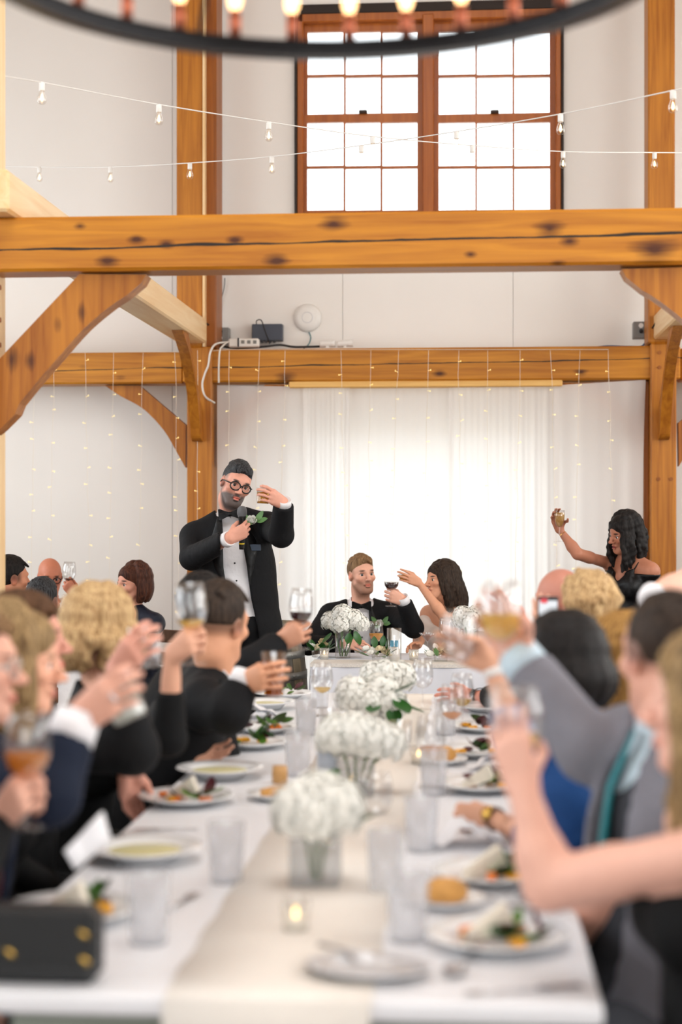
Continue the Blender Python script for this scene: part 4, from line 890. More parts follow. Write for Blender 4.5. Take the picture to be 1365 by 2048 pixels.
# ------------------------------------------------------------------ people: one blended surface per body, clothes and hair as its children
class Sdf:
    def __init__(s): s.p = []; s.post = None
    def _bb(s, lo, hi, f, k, op): s.p.append((np.array(lo, float), np.array(hi, float), f, k, op)); return s
    def cap(s, a, b, ra, rb=None, k=.012, op=1):
        a = np.array(a, float); b = np.array(b, float); rb = ra if rb is None else rb; ab = b - a; L2 = max(float(ab @ ab), 1e-9)
        def f(X, Y, Z):
            x, y, z = X - a[0], Y - a[1], Z - a[2]; t = np.clip((x * ab[0] + y * ab[1] + z * ab[2]) / L2, 0, 1)
            return np.sqrt((x - t * ab[0]) ** 2 + (y - t * ab[1]) ** 2 + (z - t * ab[2]) ** 2) - (ra + (rb - ra) * t)
        return s._bb(np.minimum(a - ra, b - rb), np.maximum(a + ra, b + rb), f, k, op)
    def ell(s, c, r, R=None, k=.012, op=1):
        c = np.array(c, float); r = np.array(r, float); M = np.eye(3) if R is None else np.array(R, float)   # columns are the axes
        e = np.sqrt(((M * r) ** 2).sum(1))
        def f(X, Y, Z):
            x, y, z = X - c[0], Y - c[1], Z - c[2]; q = [(x * M[0, i] + y * M[1, i] + z * M[2, i]) / r[i] for i in range(3)]
            k0 = np.sqrt(q[0] ** 2 + q[1] ** 2 + q[2] ** 2); k1 = np.sqrt((q[0] / r[0]) ** 2 + (q[1] / r[1]) ** 2 + (q[2] / r[2]) ** 2)
            return k0 * (k0 - 1) / np.maximum(k1, 1e-6)
        return s._bb(c - e, c + e, f, k, op)
    def box(s, c, h, R=None, rd=.005, k=.006, op=1):
        c = np.array(c, float); h = np.array(h, float); M = np.eye(3) if R is None else np.array(R, float); e = np.abs(M) @ h
        def f(X, Y, Z):
            x, y, z = X - c[0], Y - c[1], Z - c[2]; q = [np.abs(x * M[0, i] + y * M[1, i] + z * M[2, i]) - h[i] + rd for i in range(3)]
            o = np.sqrt(np.maximum(q[0], 0) ** 2 + np.maximum(q[1], 0) ** 2 + np.maximum(q[2], 0) ** 2)
            return o + np.minimum(np.maximum(np.maximum(q[0], q[1]), q[2]), 0) - rd
        return s._bb(c - e, c + e, f, k, op)
    def fn(s, lo, hi, f, k=.006, op=1): return s._bb(lo, hi, f, k, op)
    def bounds(s):
        lo = np.min([p[0] for p in s.p if p[4] > 0], axis=0); hi = np.max([p[1] for p in s.p if p[4] > 0], axis=0); return lo, hi
    def grid(s, lo, hi, h):
        n = np.maximum(np.ceil((hi - lo) / h).astype(int) + 1, 2); ax = [lo[i] + h * np.arange(n[i]) for i in range(3)]
        F = np.full(n, .08, np.float32)
        for l, u, f, k, op in s.p:
            m = k + 2.5 * h; i0 = np.maximum(np.floor((l - m - lo) / h).astype(int), 0); i1 = np.minimum(np.ceil((u + m - lo) / h).astype(int) + 1, n)
            if np.any(i1 - i0 < 1): continue
            sl = tuple(slice(a, b) for a, b in zip(i0, i1))
            d = f(ax[0][sl[0]][:, None, None], ax[1][sl[1]][None, :, None], ax[2][sl[2]][None, None, :]).astype(np.float32); A = F[sl]
            if op > 0: hh = np.maximum(k - np.abs(A - d), 0); F[sl] = np.minimum(A, d) - hh * hh / (4 * k)
            else: d = -d; hh = np.maximum(k - np.abs(A - d), 0); F[sl] = np.maximum(A, d) + hh * hh / (4 * k)
        return F
def nets(F, lo, h):
    S = F < 0; n = F.shape
    c = sum(S[i:n[0]-1+i, j:n[1]-1+j, k:n[2]-1+k].astype(np.int8) for i in (0, 1) for j in (0, 1) for k in (0, 1))
    mix = (c > 0) & (c < 8); I, J, K = np.nonzero(mix); idx = np.full(mix.shape, -1, np.int64); idx[I, J, K] = np.arange(len(I))
    P = np.zeros((len(I), 3)); W = np.zeros(len(I)); cv = {}
    for a in (0, 1):
        for b in (0, 1):
            for d in (0, 1): cv[a, b, d] = F[I + a, J + b, K + d]
    for ax in range(3):
        for u in (0, 1):
            for v in (0, 1):
                o = [u, v]; o.insert(ax, 0); q = list(o); q[ax] = 1; v0, v1 = cv[tuple(o)], cv[tuple(q)]; x = (v0 < 0) != (v1 < 0)
                t = np.where(x, v0 / np.where(x, v0 - v1, 1), 0)
                for a in range(3): P[:, a] += np.where(x, o[a] + (t if a == ax else 0), 0)
                W += x
    P = P / np.maximum(W, 1)[:, None] + np.stack([I, J, K], 1); P = lo + h * P; Q = []
    for ax in range(3):
        b, d = (ax + 1) % 3, (ax + 2) % 3
        s0 = [slice(None)] * 3; s1 = [slice(None)] * 3; s0[ax] = slice(0, -1); s1[ax] = slice(1, None); A, B = S[tuple(s0)], S[tuple(s1)]
        E = np.stack(np.nonzero(A != B), 1); ok = (E[:, b] > 0) & (E[:, d] > 0) & (E[:, b] < n[b] - 1) & (E[:, d] < n[d] - 1); E = E[ok]; fl = A[E[:, 0], E[:, 1], E[:, 2]]
        g = []
        for db, dd in ((-1, -1), (0, -1), (0, 0), (-1, 0)):
            C = E.copy(); C[:, b] += db; C[:, d] += dd; g.append(idx[C[:, 0], C[:, 1], C[:, 2]])
        g = np.stack(g, 1); g[~fl] = g[~fl][:, ::-1]; Q.append(g)
    return P, np.concatenate(Q)
def sdf_mesh(sdf, h, fine=(), pad=.02):
    lo, hi = sdf.bounds(); lo = lo - pad; hi = hi + pad; P, Q = nets(sdf.grid(lo, hi, h), lo, h); Vs, Qs = [], []; base = 0
    if len(fine):
        keep = np.ones(len(Q), bool); C = P[Q].mean(1)
        for c, half, hf in fine: keep &= ~np.all(np.abs(C - c) < half - .6 * h, axis=1)
        Q = Q[keep]
    Vs.append(P); Qs.append(Q); base = len(P)
    for c, half, hf in fine:
        l, u = np.maximum(c - half, lo), np.minimum(c + half, hi); p, q = nets(sdf.grid(l, u, hf), l, hf); Vs.append(p); Qs.append(q + base); base += len(p)
    P = np.concatenate(Vs); Q = np.concatenate(Qs); used = np.zeros(len(P), bool); used[Q.ravel()] = True; re_ = np.cumsum(used) - 1
    return P[used], re_[Q]
def npmesh(name, P, Q, mat, parent, col=None, org=None):
    me = bpy.data.meshes.new(name); o0 = np.array(worg(parent)) if parent is not None else np.zeros(3)
    me.vertices.add(len(P)); me.vertices.foreach_set('co', (P - o0).astype(np.float32).ravel()); nq = len(Q)
    me.loops.add(nq * 4); me.loops.foreach_set('vertex_index', Q.astype(np.int32).ravel())
    me.polygons.add(nq); me.polygons.foreach_set('loop_start', np.arange(0, nq * 4, 4, dtype=np.int32))
    me.polygons.foreach_set('use_smooth', np.ones(nq, bool)); me.update(calc_edges=True)
    if col is not None:
        at_ = me.color_attributes.new('Col', 'FLOAT_COLOR', 'POINT'); at_.data.foreach_set('color', np.concatenate([col, np.ones((len(P), 1))], 1).astype(np.float32).ravel())
    return link(name, me, mat, parent)
A3 = lambda v: np.array(v, float)
def unit(v): v = A3(v); return v / max(np.linalg.norm(v), 1e-9)
UP = A3((0, 0, 1))
def lin(r, g, b): return A3(rgb(r, g, b)[:3])
skin_m = attr_mat('skin', .5, .07, 70, .04, 260, spec=.35)
eye_m = attr_mat('eye_surface', .12, .0, 10, 0)
def fab(name, c, rough=.8, sheen=.0, var=.12, bump=.55): return plain(name, c, rough, spec=.25, var=var, scale=25, sheen=sheen, bump=bump, bscale=20)
F_BLACK = fab('black_suit_wool', rgb(15, 16, 19)); F_SAT = fab('black_satin', rgb(13, 14, 16), .38, .0); F_NAVY = fab('navy_suit_wool', rgb(18, 27, 46)); F_GREY = fab('grey_suit_wool', rgb(122, 122, 131))
F_WHITE = fab('white_shirt_cotton', rgb(238, 237, 240), .7, .1, .03); F_BLUE = fab('denim_blue_cloth', rgb(28, 68, 122)); F_BLACKD = fab('black_jersey', rgb(11, 12, 14)); F_LBLUE = fab('light_blue_shirt', rgb(196, 216, 228), .7, .1, .03)
F_SEQ = plain('navy_sequins', rgb(20, 28, 48), .35, metal=.35, var=.9, scale=220, bump=.6, bscale=260); F_IVORY = fab('ivory_gown', rgb(236, 228, 222), .5, .2, .03); F_TEAL = fab('teal_tie_silk', rgb(40, 128, 138), .4); F_CHAR = fab('charcoal_vest', rgb(58, 60, 66))
F_DGREY = fab('slate_lining', rgb(120, 120, 122), .4)
def hairmat(name, c, d, rough=.6):
    if name in MATS: return MATS[name]
    m, nt = new_mat(name); p = N(nt, 'ShaderNodeBsdfPrincipled'); tc = N(nt, 'ShaderNodeTexCoord'); mp = N(nt, 'ShaderNodeMapping'); mp.inputs['Scale'].default_value = (150, 150, 14); L(nt, tc.outputs['Object'], mp.inputs[0])
    nz = N(nt, 'ShaderNodeTexNoise'); nz.inputs['Scale'].default_value = 1.0; nz.inputs['Detail'].default_value = 4; nz.inputs['Distortion'].default_value = .6; L(nt, mp.outputs[0], nz.inputs['Vector'])
    r = N(nt, 'ShaderNodeValToRGB'); r.color_ramp.elements[0].position = .34; r.color_ramp.elements[0].color = d; r.color_ramp.elements[1].position = .66; r.color_ramp.elements[1].color = c; L(nt, nz.outputs[0], r.inputs[0]); L(nt, r.outputs[0], p.inputs['Base Color'])
    b = N(nt, 'ShaderNodeBump'); b.inputs['Strength'].default_value = .6; b.inputs['Distance'].default_value = .003; L(nt, nz.outputs[0], b.inputs['Height']); L(nt, b.outputs[0], p.inputs['Normal'])
    p.inputs['Roughness'].default_value = rough; p.inputs['Specular IOR Level'].default_value = .18; out(nt, p.outputs[0]); MATS[name] = m; return m
H_BLACK = hairmat('black_hair', rgb(38, 34, 33), rgb(12, 10, 10)); H_BROWN = hairmat('brown_hair', rgb(104, 72, 48), rgb(52, 34, 22)); H_BLOND = hairmat('blond_hair', rgb(216, 184, 136), rgb(136, 100, 62)); H_DBL = hairmat('dark_blond_hair', rgb(176, 146, 102), rgb(92, 70, 46))
H_GREY = hairmat('grey_black_hair', rgb(72, 73, 76), rgb(24, 24, 26)); H_LBR = hairmat('light_brown_hair', rgb(150, 118, 84), rgb(92, 66, 44)); H_HONEY = hairmat('honey_hair', rgb(186, 140, 76), rgb(104, 70, 34)); H_AUB = hairmat('auburn_hair', rgb(96, 56, 40), rgb(42, 24, 20)); H_DK = hairmat('dark_brown_hair', rgb(66, 52, 42), rgb(26, 20, 17))

FING = ((.027, .088, 0, (.042, .025, .021)), (.0085, .093, .002, (.046, .029, .022)), (-.0105, .088, 0, (.042, .027, .021)), (-.028, .079, -.004, (.033, .021, .019)))
POSE = {'grip': ((28, 48, 30), ((.036, .046, -.034), (.036, .047, -.068), (.033, .062, -.092))), 'stem': ((62, 78, 40), ((.038, .050, -.026), (.036, .078, -.040), (.030, .100, -.046))), 'mic': ((48, 70, 42), ((.037, .05, -.030), (.038, .075, -.05), (.036, .095, -.058))),
        'relax': ((18, 24, 16), ((.044, .052, -.018), (.052, .078, -.022), (.056, .098, -.026))), 'fist': ((75, 95, 55), ((.036, .05, -.03), (.024, .075, -.046), (.004, .085, -.050))), 'pinch': ((40, 42, 22), ((.042, .050, -.03), (.042, .078, -.05), (.036, .104, -.066))), 'bowl': ((20, 34, 26), ((.040, .046, -.034), (.044, .052, -.070), (.042, .070, -.098)))}
GR = {'grip': .040, 'stem': .006, 'mic': .018, 'pinch': .03, 'bowl': .044}
class Hand:
    def __init__(s, side, fd, td, pose, G=None, wrist=None, s_=1.0, off=.080):
        s.side = side; s.pose = pose; s.s = s_; y = unit(fd); x = A3(td); x = unit(x - y * (x @ y)); z = np.cross(y, x) if side == 'R' else np.cross(x, y)
        s.R = np.stack([x, y, z], 1); r = GR.get(pose, .02); s.gl = A3((0, off, -(r + .014))) * s_
        s.w = A3(wrist) if wrist is not None else A3(G) - s.R @ s.gl
        s.G = s.w + s.R @ s.gl; s.axis = x
    def pt(s, l): return s.w + s.R @ (A3(l) * s.s)
    def add(s, S):
        q = s.s; bends, th = POSE[s.pose]
        for fx, fy, fz, _ in FING: S.cap(s.pt((fx * .55, .004, 0)), s.pt((fx, fy, fz)), .0165 * q, .0115 * q, k=.012 * q)
        S.cap(s.pt((.008, .012, -.008)), s.pt((.028, .044, -.018)), .019 * q, .014 * q, k=.012 * q); S.cap(s.pt((-.016, .012, -.006)), s.pt((-.022, .065, -.008)), .016 * q, .012 * q, k=.012 * q)
        for i, (fx, fy, fz, ln) in enumerate(FING):
            p = A3((fx, fy, fz)); ang = 0.0; rr = (.0088, .0090, .0086, .0076)[i]; spl = (.10, .02, -.05, -.13)[i]
            for j in range(3):
                ang += math.radians(bends[j] * (1.0, 1.0, 1.05, 1.1)[i]); d = A3((math.sin(spl) * (1 if j == 0 else .4), math.cos(ang), -math.sin(ang))); p2 = p + d * ln[j]
                S.cap(s.pt(p), s.pt(p2), (rr - .0007 * j) * q, (rr - .0007 * (j + 1)) * q, k=.004 * q); p = p2
        t = [A3((.018, .018, -.010))] + [A3(v) for v in th]
        for (a, b, ra, rb) in zip(t, t[1:], (.0135, .0105, .0098), (.0108, .0098, .0080)): S.cap(s.pt(a), s.pt(b), ra * q, rb * q, k=.006 * q)
    def box(s): c = s.w + s.R @ A3((0, .075 * s.s, -.03 * s.s)); return (c, np.full(3, .125 * s.s))
class Head:
    def __init__(s, c, yaw, pitch=0, roll=0, sc=1.0):
        yw, pt, rl = math.radians(yaw), math.radians(pitch), math.radians(roll); f = A3((math.sin(yw) * math.cos(pt), -math.cos(yw) * math.cos(pt), math.sin(pt))); r = unit(np.cross(f, UP)); u = np.cross(r, f)
        r2 = r * math.cos(rl) + u * math.sin(rl); u2 = np.cross(r2, f); s.R = np.stack([r2, f, u2], 1); s.c = A3(c); s.s = sc; s.f = f
    def pt(s, l): return s.c + s.R @ (A3(l) * s.s)
    def loc(s, P): return ((P - s.c) @ s.R) / s.s
    def ell(s, S, c, r, k=.012, op=1): S.ell(s.pt(c), A3(r) * s.s, s.R, k * s.s, op)
    def cap(s, S, a, b, ra, rb=None, k=.012, op=1): S.cap(s.pt(a), s.pt(b), ra * s.s, (ra if rb is None else rb) * s.s, k * s.s, op)
    def add(s, S, fem=False, mouth=0.0, brow=1.0, jaw=1.0, nose=1.0):
        e, c = s.ell, s.cap; w = .95 if fem else 1.0
        e(S, (0, -.018, .034), (.0725, .093, .083)); e(S, (0, .024, .020), (.061, .066, .072), .02); e(S, (0, .026, -.040), (.0515 * w * jaw, .058, .070), .03)
        e(S, (0, .066, -.098), (.021 * w * jaw, .019, .017), .03)
        for x in (-1, 1):
            c(S, (x * .049 * jaw * w, .002, -.048), (x * .024 * w, .058, -.094), .017, .015, .03); e(S, (x * .043, .058, -.020), (.021, .021, .017), .02)
            e(S, (x * .073, -.008, -.004), (.009, .020, .031), .008); e(S, (x * .079, -.006, .0), (.006, .011, .018), .006, -1); e(S, (x * .0735, .006, -.012), (.006, .007, .009), .006)
        if not fem: c(S, (-.034, .0795, .026), (.034, .0795, .026), .0115, k=.014)
        for x in (-1, 1): e(S, (x * .031, .096, .002), (.0195, .018, .0140), .010, -1)
        for x in (-1, 1):
            c(S, (x * .0170, .0800, .0120), (x * .0460, .0735, .0115), .0046, k=.005); c(S, (x * .0185, .0795, -.0100), (x * .0440, .0735, -.0080), .0044, k=.006)
        c(S, (0, .085, .014), (0, .1085 * nose, -.026), .0072, .0100, .010); e(S, (0, .1110 * nose, -.0275), (.0112, .0105, .0095), .006)
        for x in (-1, 1): e(S, (x * .0125, .097, -.031), (.0082, .0095, .0072), .006)
        if mouth > 0: e(S, (0, .092, -.0625), (.018 + .006 * mouth, .012, .0028 + .006 * mouth), .004, -1)
        c(S, (-.019, .083, -.0575), (.019, .083, -.0575), .0062, k=.008); e(S, (0, .0905, -.0565), (.0125, .0065, .0050), .006); e(S, (0, .0895, -.0690 - .006 * mouth), (.0165, .0075, .0060), .007)
    def colour(s, P, base, C, hairc=None, beard=None, beardw=1.0, browc=None, lip=None, stub=None, fade=None, bald=False):
        l = s.loc(P); x, y, z = l[:, 0], l[:, 1], l[:, 2]; near = (np.abs(l).max(1) < .16)
        def m(cx, cy, cz, rx, ry, rz, soft=.35): d = np.sqrt(((np.abs(x) - cx) / rx) ** 2 + ((y - cy) / ry) ** 2 + ((z - cz) / rz) ** 2); return np.clip((1 - d) / soft, 0, 1) * near
        def put(mask, c): C[:] = C * (1 - mask[:, None]) + A3(c) * mask[:, None]
        red = A3((1.08, .80, .74)) * base
        put(.38 * m(.042, .075, -.028, .028, .04, .024, 1), red); put(.6 * m(0, .107, -.028, .016, .02, .014, .8), red); put(.7 * m(.076, -.008, -.002, .016, .03, .036, .8), red * A3((1.05, .8, .75)))
        if fade is not None: put(fade[1] * np.clip((z - fade[2]) / .03, 0, 1) * np.clip((.045 - y) / .02, 0, 1) * near * (np.abs(x) < .09), fade[0])
        if beard is not None:
            jawm = np.clip((-.036 - z - .35 * np.clip(.05 - y, 0, .06)) / .016, 0, 1) * np.clip((y + .005) / .02, 0, 1) * np.clip((z + .16) / .03, 0, 1) * near
            mst = m(0, .095, -.046, .034, .03, .012, .5); side = np.clip((np.abs(x) - .048) / .012, 0, 1) * np.clip((.03 - y) / .03, 0, 1) * np.clip((z + .16) / .03, 0, 1) * np.clip((.01 - z) / .02, 0, 1) * np.clip((y + .01) / .015, 0, 1) * near
            put(np.clip(np.maximum(np.maximum(jawm, mst), side) * beardw, 0, 1), beard)
        put(m(0, .09, -.0625, .0235, .022, .0115, .4), lip if lip is not None else A3((.95, .52, .50)) * base)
        put(m(0, .085, -.0625, .020, .018, .0028, .5) * .8, (.05, .012, .012))
        if browc is not None: put(.95 * m(.032, .085, .0265 if s.s > .95 else .024, .021, .03, .0068, .45), browc)
        put(.85 * m(.0315, .080, .0105, .0175, .012, .0040, .5), A3((.10, .06, .05)))
        return C
def eyes(h, parent, iris, look=(0, 1, 0)):
    for x in (-1, 1):
        c = h.pt((x * .0310, .0710, .0010)); q = MB(); d = h.R @ unit(look); q.lathe([(0, -.0118)] + [(.0118 * math.cos(t), .0118 * math.sin(t)) for t in np.linspace(-1.4, 1.4, 13)] + [(0, .0118)], 16, M=dirM(d)); q.v = [(Vector(v) * h.s + Vector(c)) for v in q.v]
        o = q.build('eye', eye_m, parent, True); me = o.data; at_ = me.color_attributes.new('Col', 'FLOAT_COLOR', 'POINT'); col = []
        for v in q.v:
            a = float(unit(A3(v) - c) @ d); col += list((.012, .01, .01) if a > .94 else iris if a > .76 else (.80, .78, .76)) + [1.0]
        at_.data.foreach_set('color', col)
def elbow_ik(sh, wr, l1, l2, pole):
    d = wr - sh; D = np.linalg.norm(d); k = max(1.0, D / (l1 + l2) * 1.002); l1, l2 = l1 * k, l2 * k; u = d / D; a = (l1 * l1 - l2 * l2 + D * D) / (2 * D); hgt = math.sqrt(max(l1 * l1 - a * a, 0)); p = A3(pole); p = unit(p - u * (p @ u)); return sh + u * a + p * hgt

# hair -----------------------------------------------------------
def hair_short(h, parent, mat, top=.016, side=.006, front=.0, seed=0, quiff=0.0, hl=.060, res=.0045, curly=0, name='hair', low=-.045):
    S = Sdf(); e = h.ell
    e(S, (0, -.022, .036), (.0725 + side, .092 + side, .083 + top), .01); e(S, (0, .006, .058), (.054, .062, .056 + top * .8), .03)
    if quiff: h.cap(S, (-.030, .050, .088), (.034, .048, .092), .018 + quiff, .016 + quiff, .03)
    rnd = random.Random(seed)
    if curly:
        for k in range(curly):
            z = rnd.uniform(-.15, 1); a = rnd.uniform(0, 6.28); s = math.sqrt(max(0, 1 - z * z)); p = A3((s * math.cos(a) * .078, s * math.sin(a) * .098 - .018, z * .092 + .04))
            if p[1] > .055 and p[2] < .09: continue
            e(S, p, (.013, .013, .013), .006)
    else:
        for k in range(34):
            a = rnd.uniform(-1.1, 1.1); t0 = rnd.uniform(-.02, .05); pts = [(.06 * math.sin(a) * (.75 + .25 * j / 3), t0 + .04 - .035 * j, .036 + (.086 + top) * math.cos(a * .8) * math.sqrt(max(.05, 1 - ((t0 + .055 - .035 * j) / .115) ** 2))) for j in range(4)]
            for p, q in zip(pts, pts[1:]): h.cap(S, p, q, .0055, k=.005)
    e(S, (0, .098 + front, hl - .080), (.074, .056, .080), .012, -1)                     # face
    for x in (-1, 1): e(S, (x * .085, .050, -.01), (.030, .040, .060), .012, -1); e(S, (x * .080, -.004, -.006), (.016, .024, .034), .006, -1)
    S.box(h.pt((0, -.02, low - .08)), A3((.13, .16, .08)) * h.s, h.R, .01, .012, -1)
    P, Q = sdf_mesh(S, res * h.s); return npmesh(name, P, Q, mat, parent)
def hair_long(h, parent, mat, length=.25, n=60, wave=.0, seed=0, amin=58, r0=.013, kk=None, part=0.0, back=0.0, res=.006, name='hair', spread=1.0, frontlocks=(), body=1.0, updo=False, world_down=True):
    S = Sdf(); rnd = random.Random(seed); e = h.ell
    e(S, (0, -.020, .040), (.0775 * body, .098, .091), .012); e(S, (0, .020, .060), (.062, .066, .060), .03)
    e(S, (0, .108, -.026), (.060, .062, .088), .012, -1); dn = h.R.T @ -UP if world_down else A3((0, 0, -1))
    for k in range(n):
        a = math.radians(rnd.uniform(amin, 360 - amin)); u = A3((math.sin(a), math.cos(a), 0)); pts = []; lng = length * rnd.uniform(.82, 1.05); ph = rnd.uniform(0, 6.28); rr = rnd.uniform(.95, 1.12)
        for j in range(5):
            t = j / 4; el = 1.25 - 1.35 * t; ce, se = math.cos(el), math.sin(el); pts.append(A3((u[0] * .078 * ce * rr * body + part * (1 - t), u[1] * .098 * ce * rr - .020, .038 + .092 * se * rr)))
        p = pts[-1].copy(); m = 6
        for j in range(1, m + 1):
            t = j / m; off = u * (.012 * spread * math.sin(t * 3.1) * (1.4 if wave else 1)) + wave * A3((math.cos(ph + t * 9), math.sin(ph + t * 9), 0)); q = p + dn * lng * t + off + A3((0, -back * t, 0)); q[:2] = q[:2] * (1 - .12 * t * (1 if not wave else 0)); pts.append(q)
        for j, (p_, q_) in enumerate(zip(pts, pts[1:])):
            f = 1 - .45 * max(0, (j - 4) / m); h.cap(S, p_, q_, r0 * f, r0 * (1 - .45 * max(0, (j - 3) / m)), kk or (.018 if wave < .005 else .013))
    for fl_ in frontlocks:
        for p_, q_ in zip(fl_, fl_[1:]): h.cap(S, p_, q_, .012, .010, .008)
    P, Q = sdf_mesh(S, res * h.s); return npmesh(name, P, Q, mat, parent)
def hair_updo(h, parent, mat, seed=0, res=.006):
    S = Sdf(); rnd = random.Random(seed); e = h.ell; e(S, (0, -.020, .042), (.080, .100, .093)); e(S, (0, -.085, .0), (.060, .045, .055), .03); e(S, (0, .108, -.026), (.058, .060, .086), .012, -1)
    for k in range(44):
        a = rnd.uniform(.9, 5.38); u = A3((math.sin(a), math.cos(a), 0)); t0 = rnd.uniform(.3, 1.2); p = [A3((u[0] * .082 * math.cos(t0), u[1] * .1 * math.cos(t0) - .02, .04 + .095 * math.sin(t0))), None, A3((rnd.uniform(-.04, .04), -.115, rnd.uniform(-.04, .03)))]
        p[1] = (p[0] + p[2]) / 2 + u * .03
        for a_, b_ in zip(p, p[1:]): h.cap(S, a_, b_, .011, .009, .005)
    for k in range(30):
        x = rnd.uniform(-.075, .075); y = -.085 + .05 * (abs(x) / .08); q = [A3((x, y, -.01)), A3((x * 1.1, y - .012, -.06)), A3((x * 1.15 + rnd.uniform(-.01, .01), y + .0, -.115 - rnd.uniform(0, .03)))]
        for a_, b_ in zip(q, q[1:]): h.cap(S, a_, b_, .011, .007, .005)
    P, Q = sdf_mesh(S, res * h.s); return npmesh('hair', P, Q, mat, parent)

# figure ----------------------------------------------------------
class Fig:
    def __init__(s, label, head, look, pelvis, byaw, sw=.185, fem=False, hs=1.0, nb=None, build=1.0, skin=(224, 172, 146), nbf=.025, lift=(0, 0)):
        s.h = Head(head, *look, sc=hs); s.fem = fem; s.skin = lin(*skin); s.build = build; s.hs = hs
        b = math.radians(byaw); s.f = A3((math.sin(b), -math.cos(b), 0)); s.pel = A3(pelvis)
        s.nb = A3(nb) if nb is not None else s.h.c - s.h.f * A3((1, 1, 0)) * nbf - UP * .165 * hs
        s.up = unit(s.nb - s.pel); s.rt = unit(np.cross(s.f, s.up)); s.fw = np.cross(s.up, s.rt); s.T = np.stack([s.rt, s.fw, s.up], 1); s.sc = s.nb - s.up * .055
        s.sh = {'R': s.sc + s.rt * sw - s.up * .01 + UP * lift[0], 'L': s.sc - s.rt * sw - s.up * .01 + UP * lift[1]}; s.sw = sw; s.len = np.linalg.norm(s.nb - s.pel); s.arm = {}; s.hand = {}; s.armk = 1.0
        s.root = empty('person', (float(s.pel[0]), float(s.pel[1]), 0.0), label, 'person'); s.base = None
    def tp(s, x, y, t): return s.nb + (s.pel - s.nb) * t + s.rt * x + s.fw * y
    def hold(s, side, G, fd, td=(0, 0, 1), pole=(0, 0, -1), pose='grip', el=None, off=.080):
        hd = Hand(side, fd, td, pose, G=A3(G), s_=(.92 if s.fem else 1.0) * s.hs, off=off); s.hand[side] = hd; return s._arm(side, hd.w, pole, el)
    def rest(s, side, wrist, fd, td, pole=(0, 0, -1), pose='relax', el=None):
        hd = Hand(side, fd, td, pose, wrist=A3(wrist), s_=(.92 if s.fem else 1.0) * s.hs); s.hand[side] = hd; return s._arm(side, hd.w, pole, el)
    def _arm(s, side, w, pole, el):
        k = (.92 if s.fem else 1.0) * s.hs; e = A3(el) if el is not None else elbow_ik(s.sh[side], w, .295 * k, .262 * k, pole); s.arm[side] = (s.sh[side], e, w); return s.hand[side]
    def torso(s, S, inf=0.0, k=.03, lower=True):
        b = s.build; w = s.sw / .185; d = (.088 if s.fem else .100) * b + inf
        S.cap(s.sh['R'] * .92 + s.sc * .08, s.sh['L'] * .92 + s.sc * .08, .052 + inf, k=k)
        for x in ('R', 'L'): S.cap(s.nb + UP * .01 * 0, s.sh[x] * .8 + s.sc * .2 + s.up * .004, .046 + inf, .050 + inf, k=k)
        S.ell(s.tp(0, .008, .34), (.150 * w * (.5 + .5 * b) + inf, d + .004, .175 + inf), s.T, k); S.ell(s.tp(0, .012, .68), ((.118 if s.fem else .148) * w * b + inf, d, .18 + inf), s.T, k); S.ell(s.tp(0, 0, .98), ((.158 if s.fem else .150) * w * b + inf, d + .012, .12 + inf), s.T, k)
        if s.fem:
            for x in (-1, 1): S.ell(s.tp(x * .07, .075, .37), (.062 + inf, .058 + inf, .064 + inf), s.T, .03)
    def body(s, fine=.0042, coarse=.010, head_kw=None, col_kw=None, bare=False):
        S = Sdf(); s.h.add(S, s.fem, **(head_kw or {})); n = .044 if s.fem else .052
        s.h.cap(S, (0, -.022, -.055), (0, -.026, -.085), n * 1.02, n, .025); S.cap(s.h.pt((0, -.026, -.08)), s.nb + s.fw * .005, n * s.hs, n * 1.08 * s.hs, .03)
        s.torso(S, -.012 if not bare else 0.0)
        for side, (sh, e, w) in s.arm.items():
            q = (.84 if s.fem else 1.0) * s.hs * s.armk; S.cap(sh, e, .047 * q, .037 * q, .03); S.cap(e, sh * .35 + e * .65, .036 * q, .043 * q, .02); m = e * .7 + w * .3; S.cap(e, m, .037 * q, .041 * q, .02); S.cap(m, w, .040 * q, .0245 * q, .02); s.hand[side].add(S)
        fb = [(s.h.pt((0, .01, .0)), np.full(3, .155 * s.hs), fine)] + [(*hd.box(), min(fine, .005)) for hd in s.hand.values()]
        P, Q = sdf_mesh(S, coarse, fb); C = np.tile(s.skin, (len(P), 1)); s.h.colour(P, s.skin, C, **(col_kw or {}))
        s.base = npmesh('body', P, Q, skin_m, s.root, C); return s.base
    def part(s, name, S, mat, h=.010, parent=None, fine=()):
        P, Q = sdf_mesh(S, h, fine); return npmesh(name, P, Q, mat, parent or s.root)
    def sleeve(s, S, side, inf=.016, to=.94, short=None, rw=1.0):
        sh, e, w = s.arm[side]; q = (.88 if s.fem else 1.0) * s.hs; fd = unit(w - e)
        if short is not None:
            c = sh + (e - sh) * short; S.cap(sh, c, (.050 + inf) * q, (.044 + inf) * q, .03); d = unit(e - sh)
        else:
            c = e + (w - e) * to; S.cap(sh, e, (.050 + inf) * q, (.040 + inf) * q * rw, .03); S.cap(e, c, (.041 + inf) * q * rw, (.030 + inf) * q * rw, .02); d = fd
        S.box(c + d * .07, (.09, .09, .07), np.array(dirM(tuple(d)).to_3x3()), .004, .004, -1); return c, d
    def cuff(s, side, mat, at_=.94, ln=.02, r=.037):
        sh, e, w = s.arm[side]; c = Vector(e + (w - e) * (at_ - .02)); d = Vector(unit(w - e)); q = MB(); r *= s.hs; L_ = ln + .02; q.lathe([(r * .5, 0), (r * 1.06, 0), (r, L_), (r * .93, L_), (r * .8, L_ * .8), (r * .5, L_ * .75)], 20, c, M=dirM(d)); return q.build('shirt_cuff', mat, s.root, True)
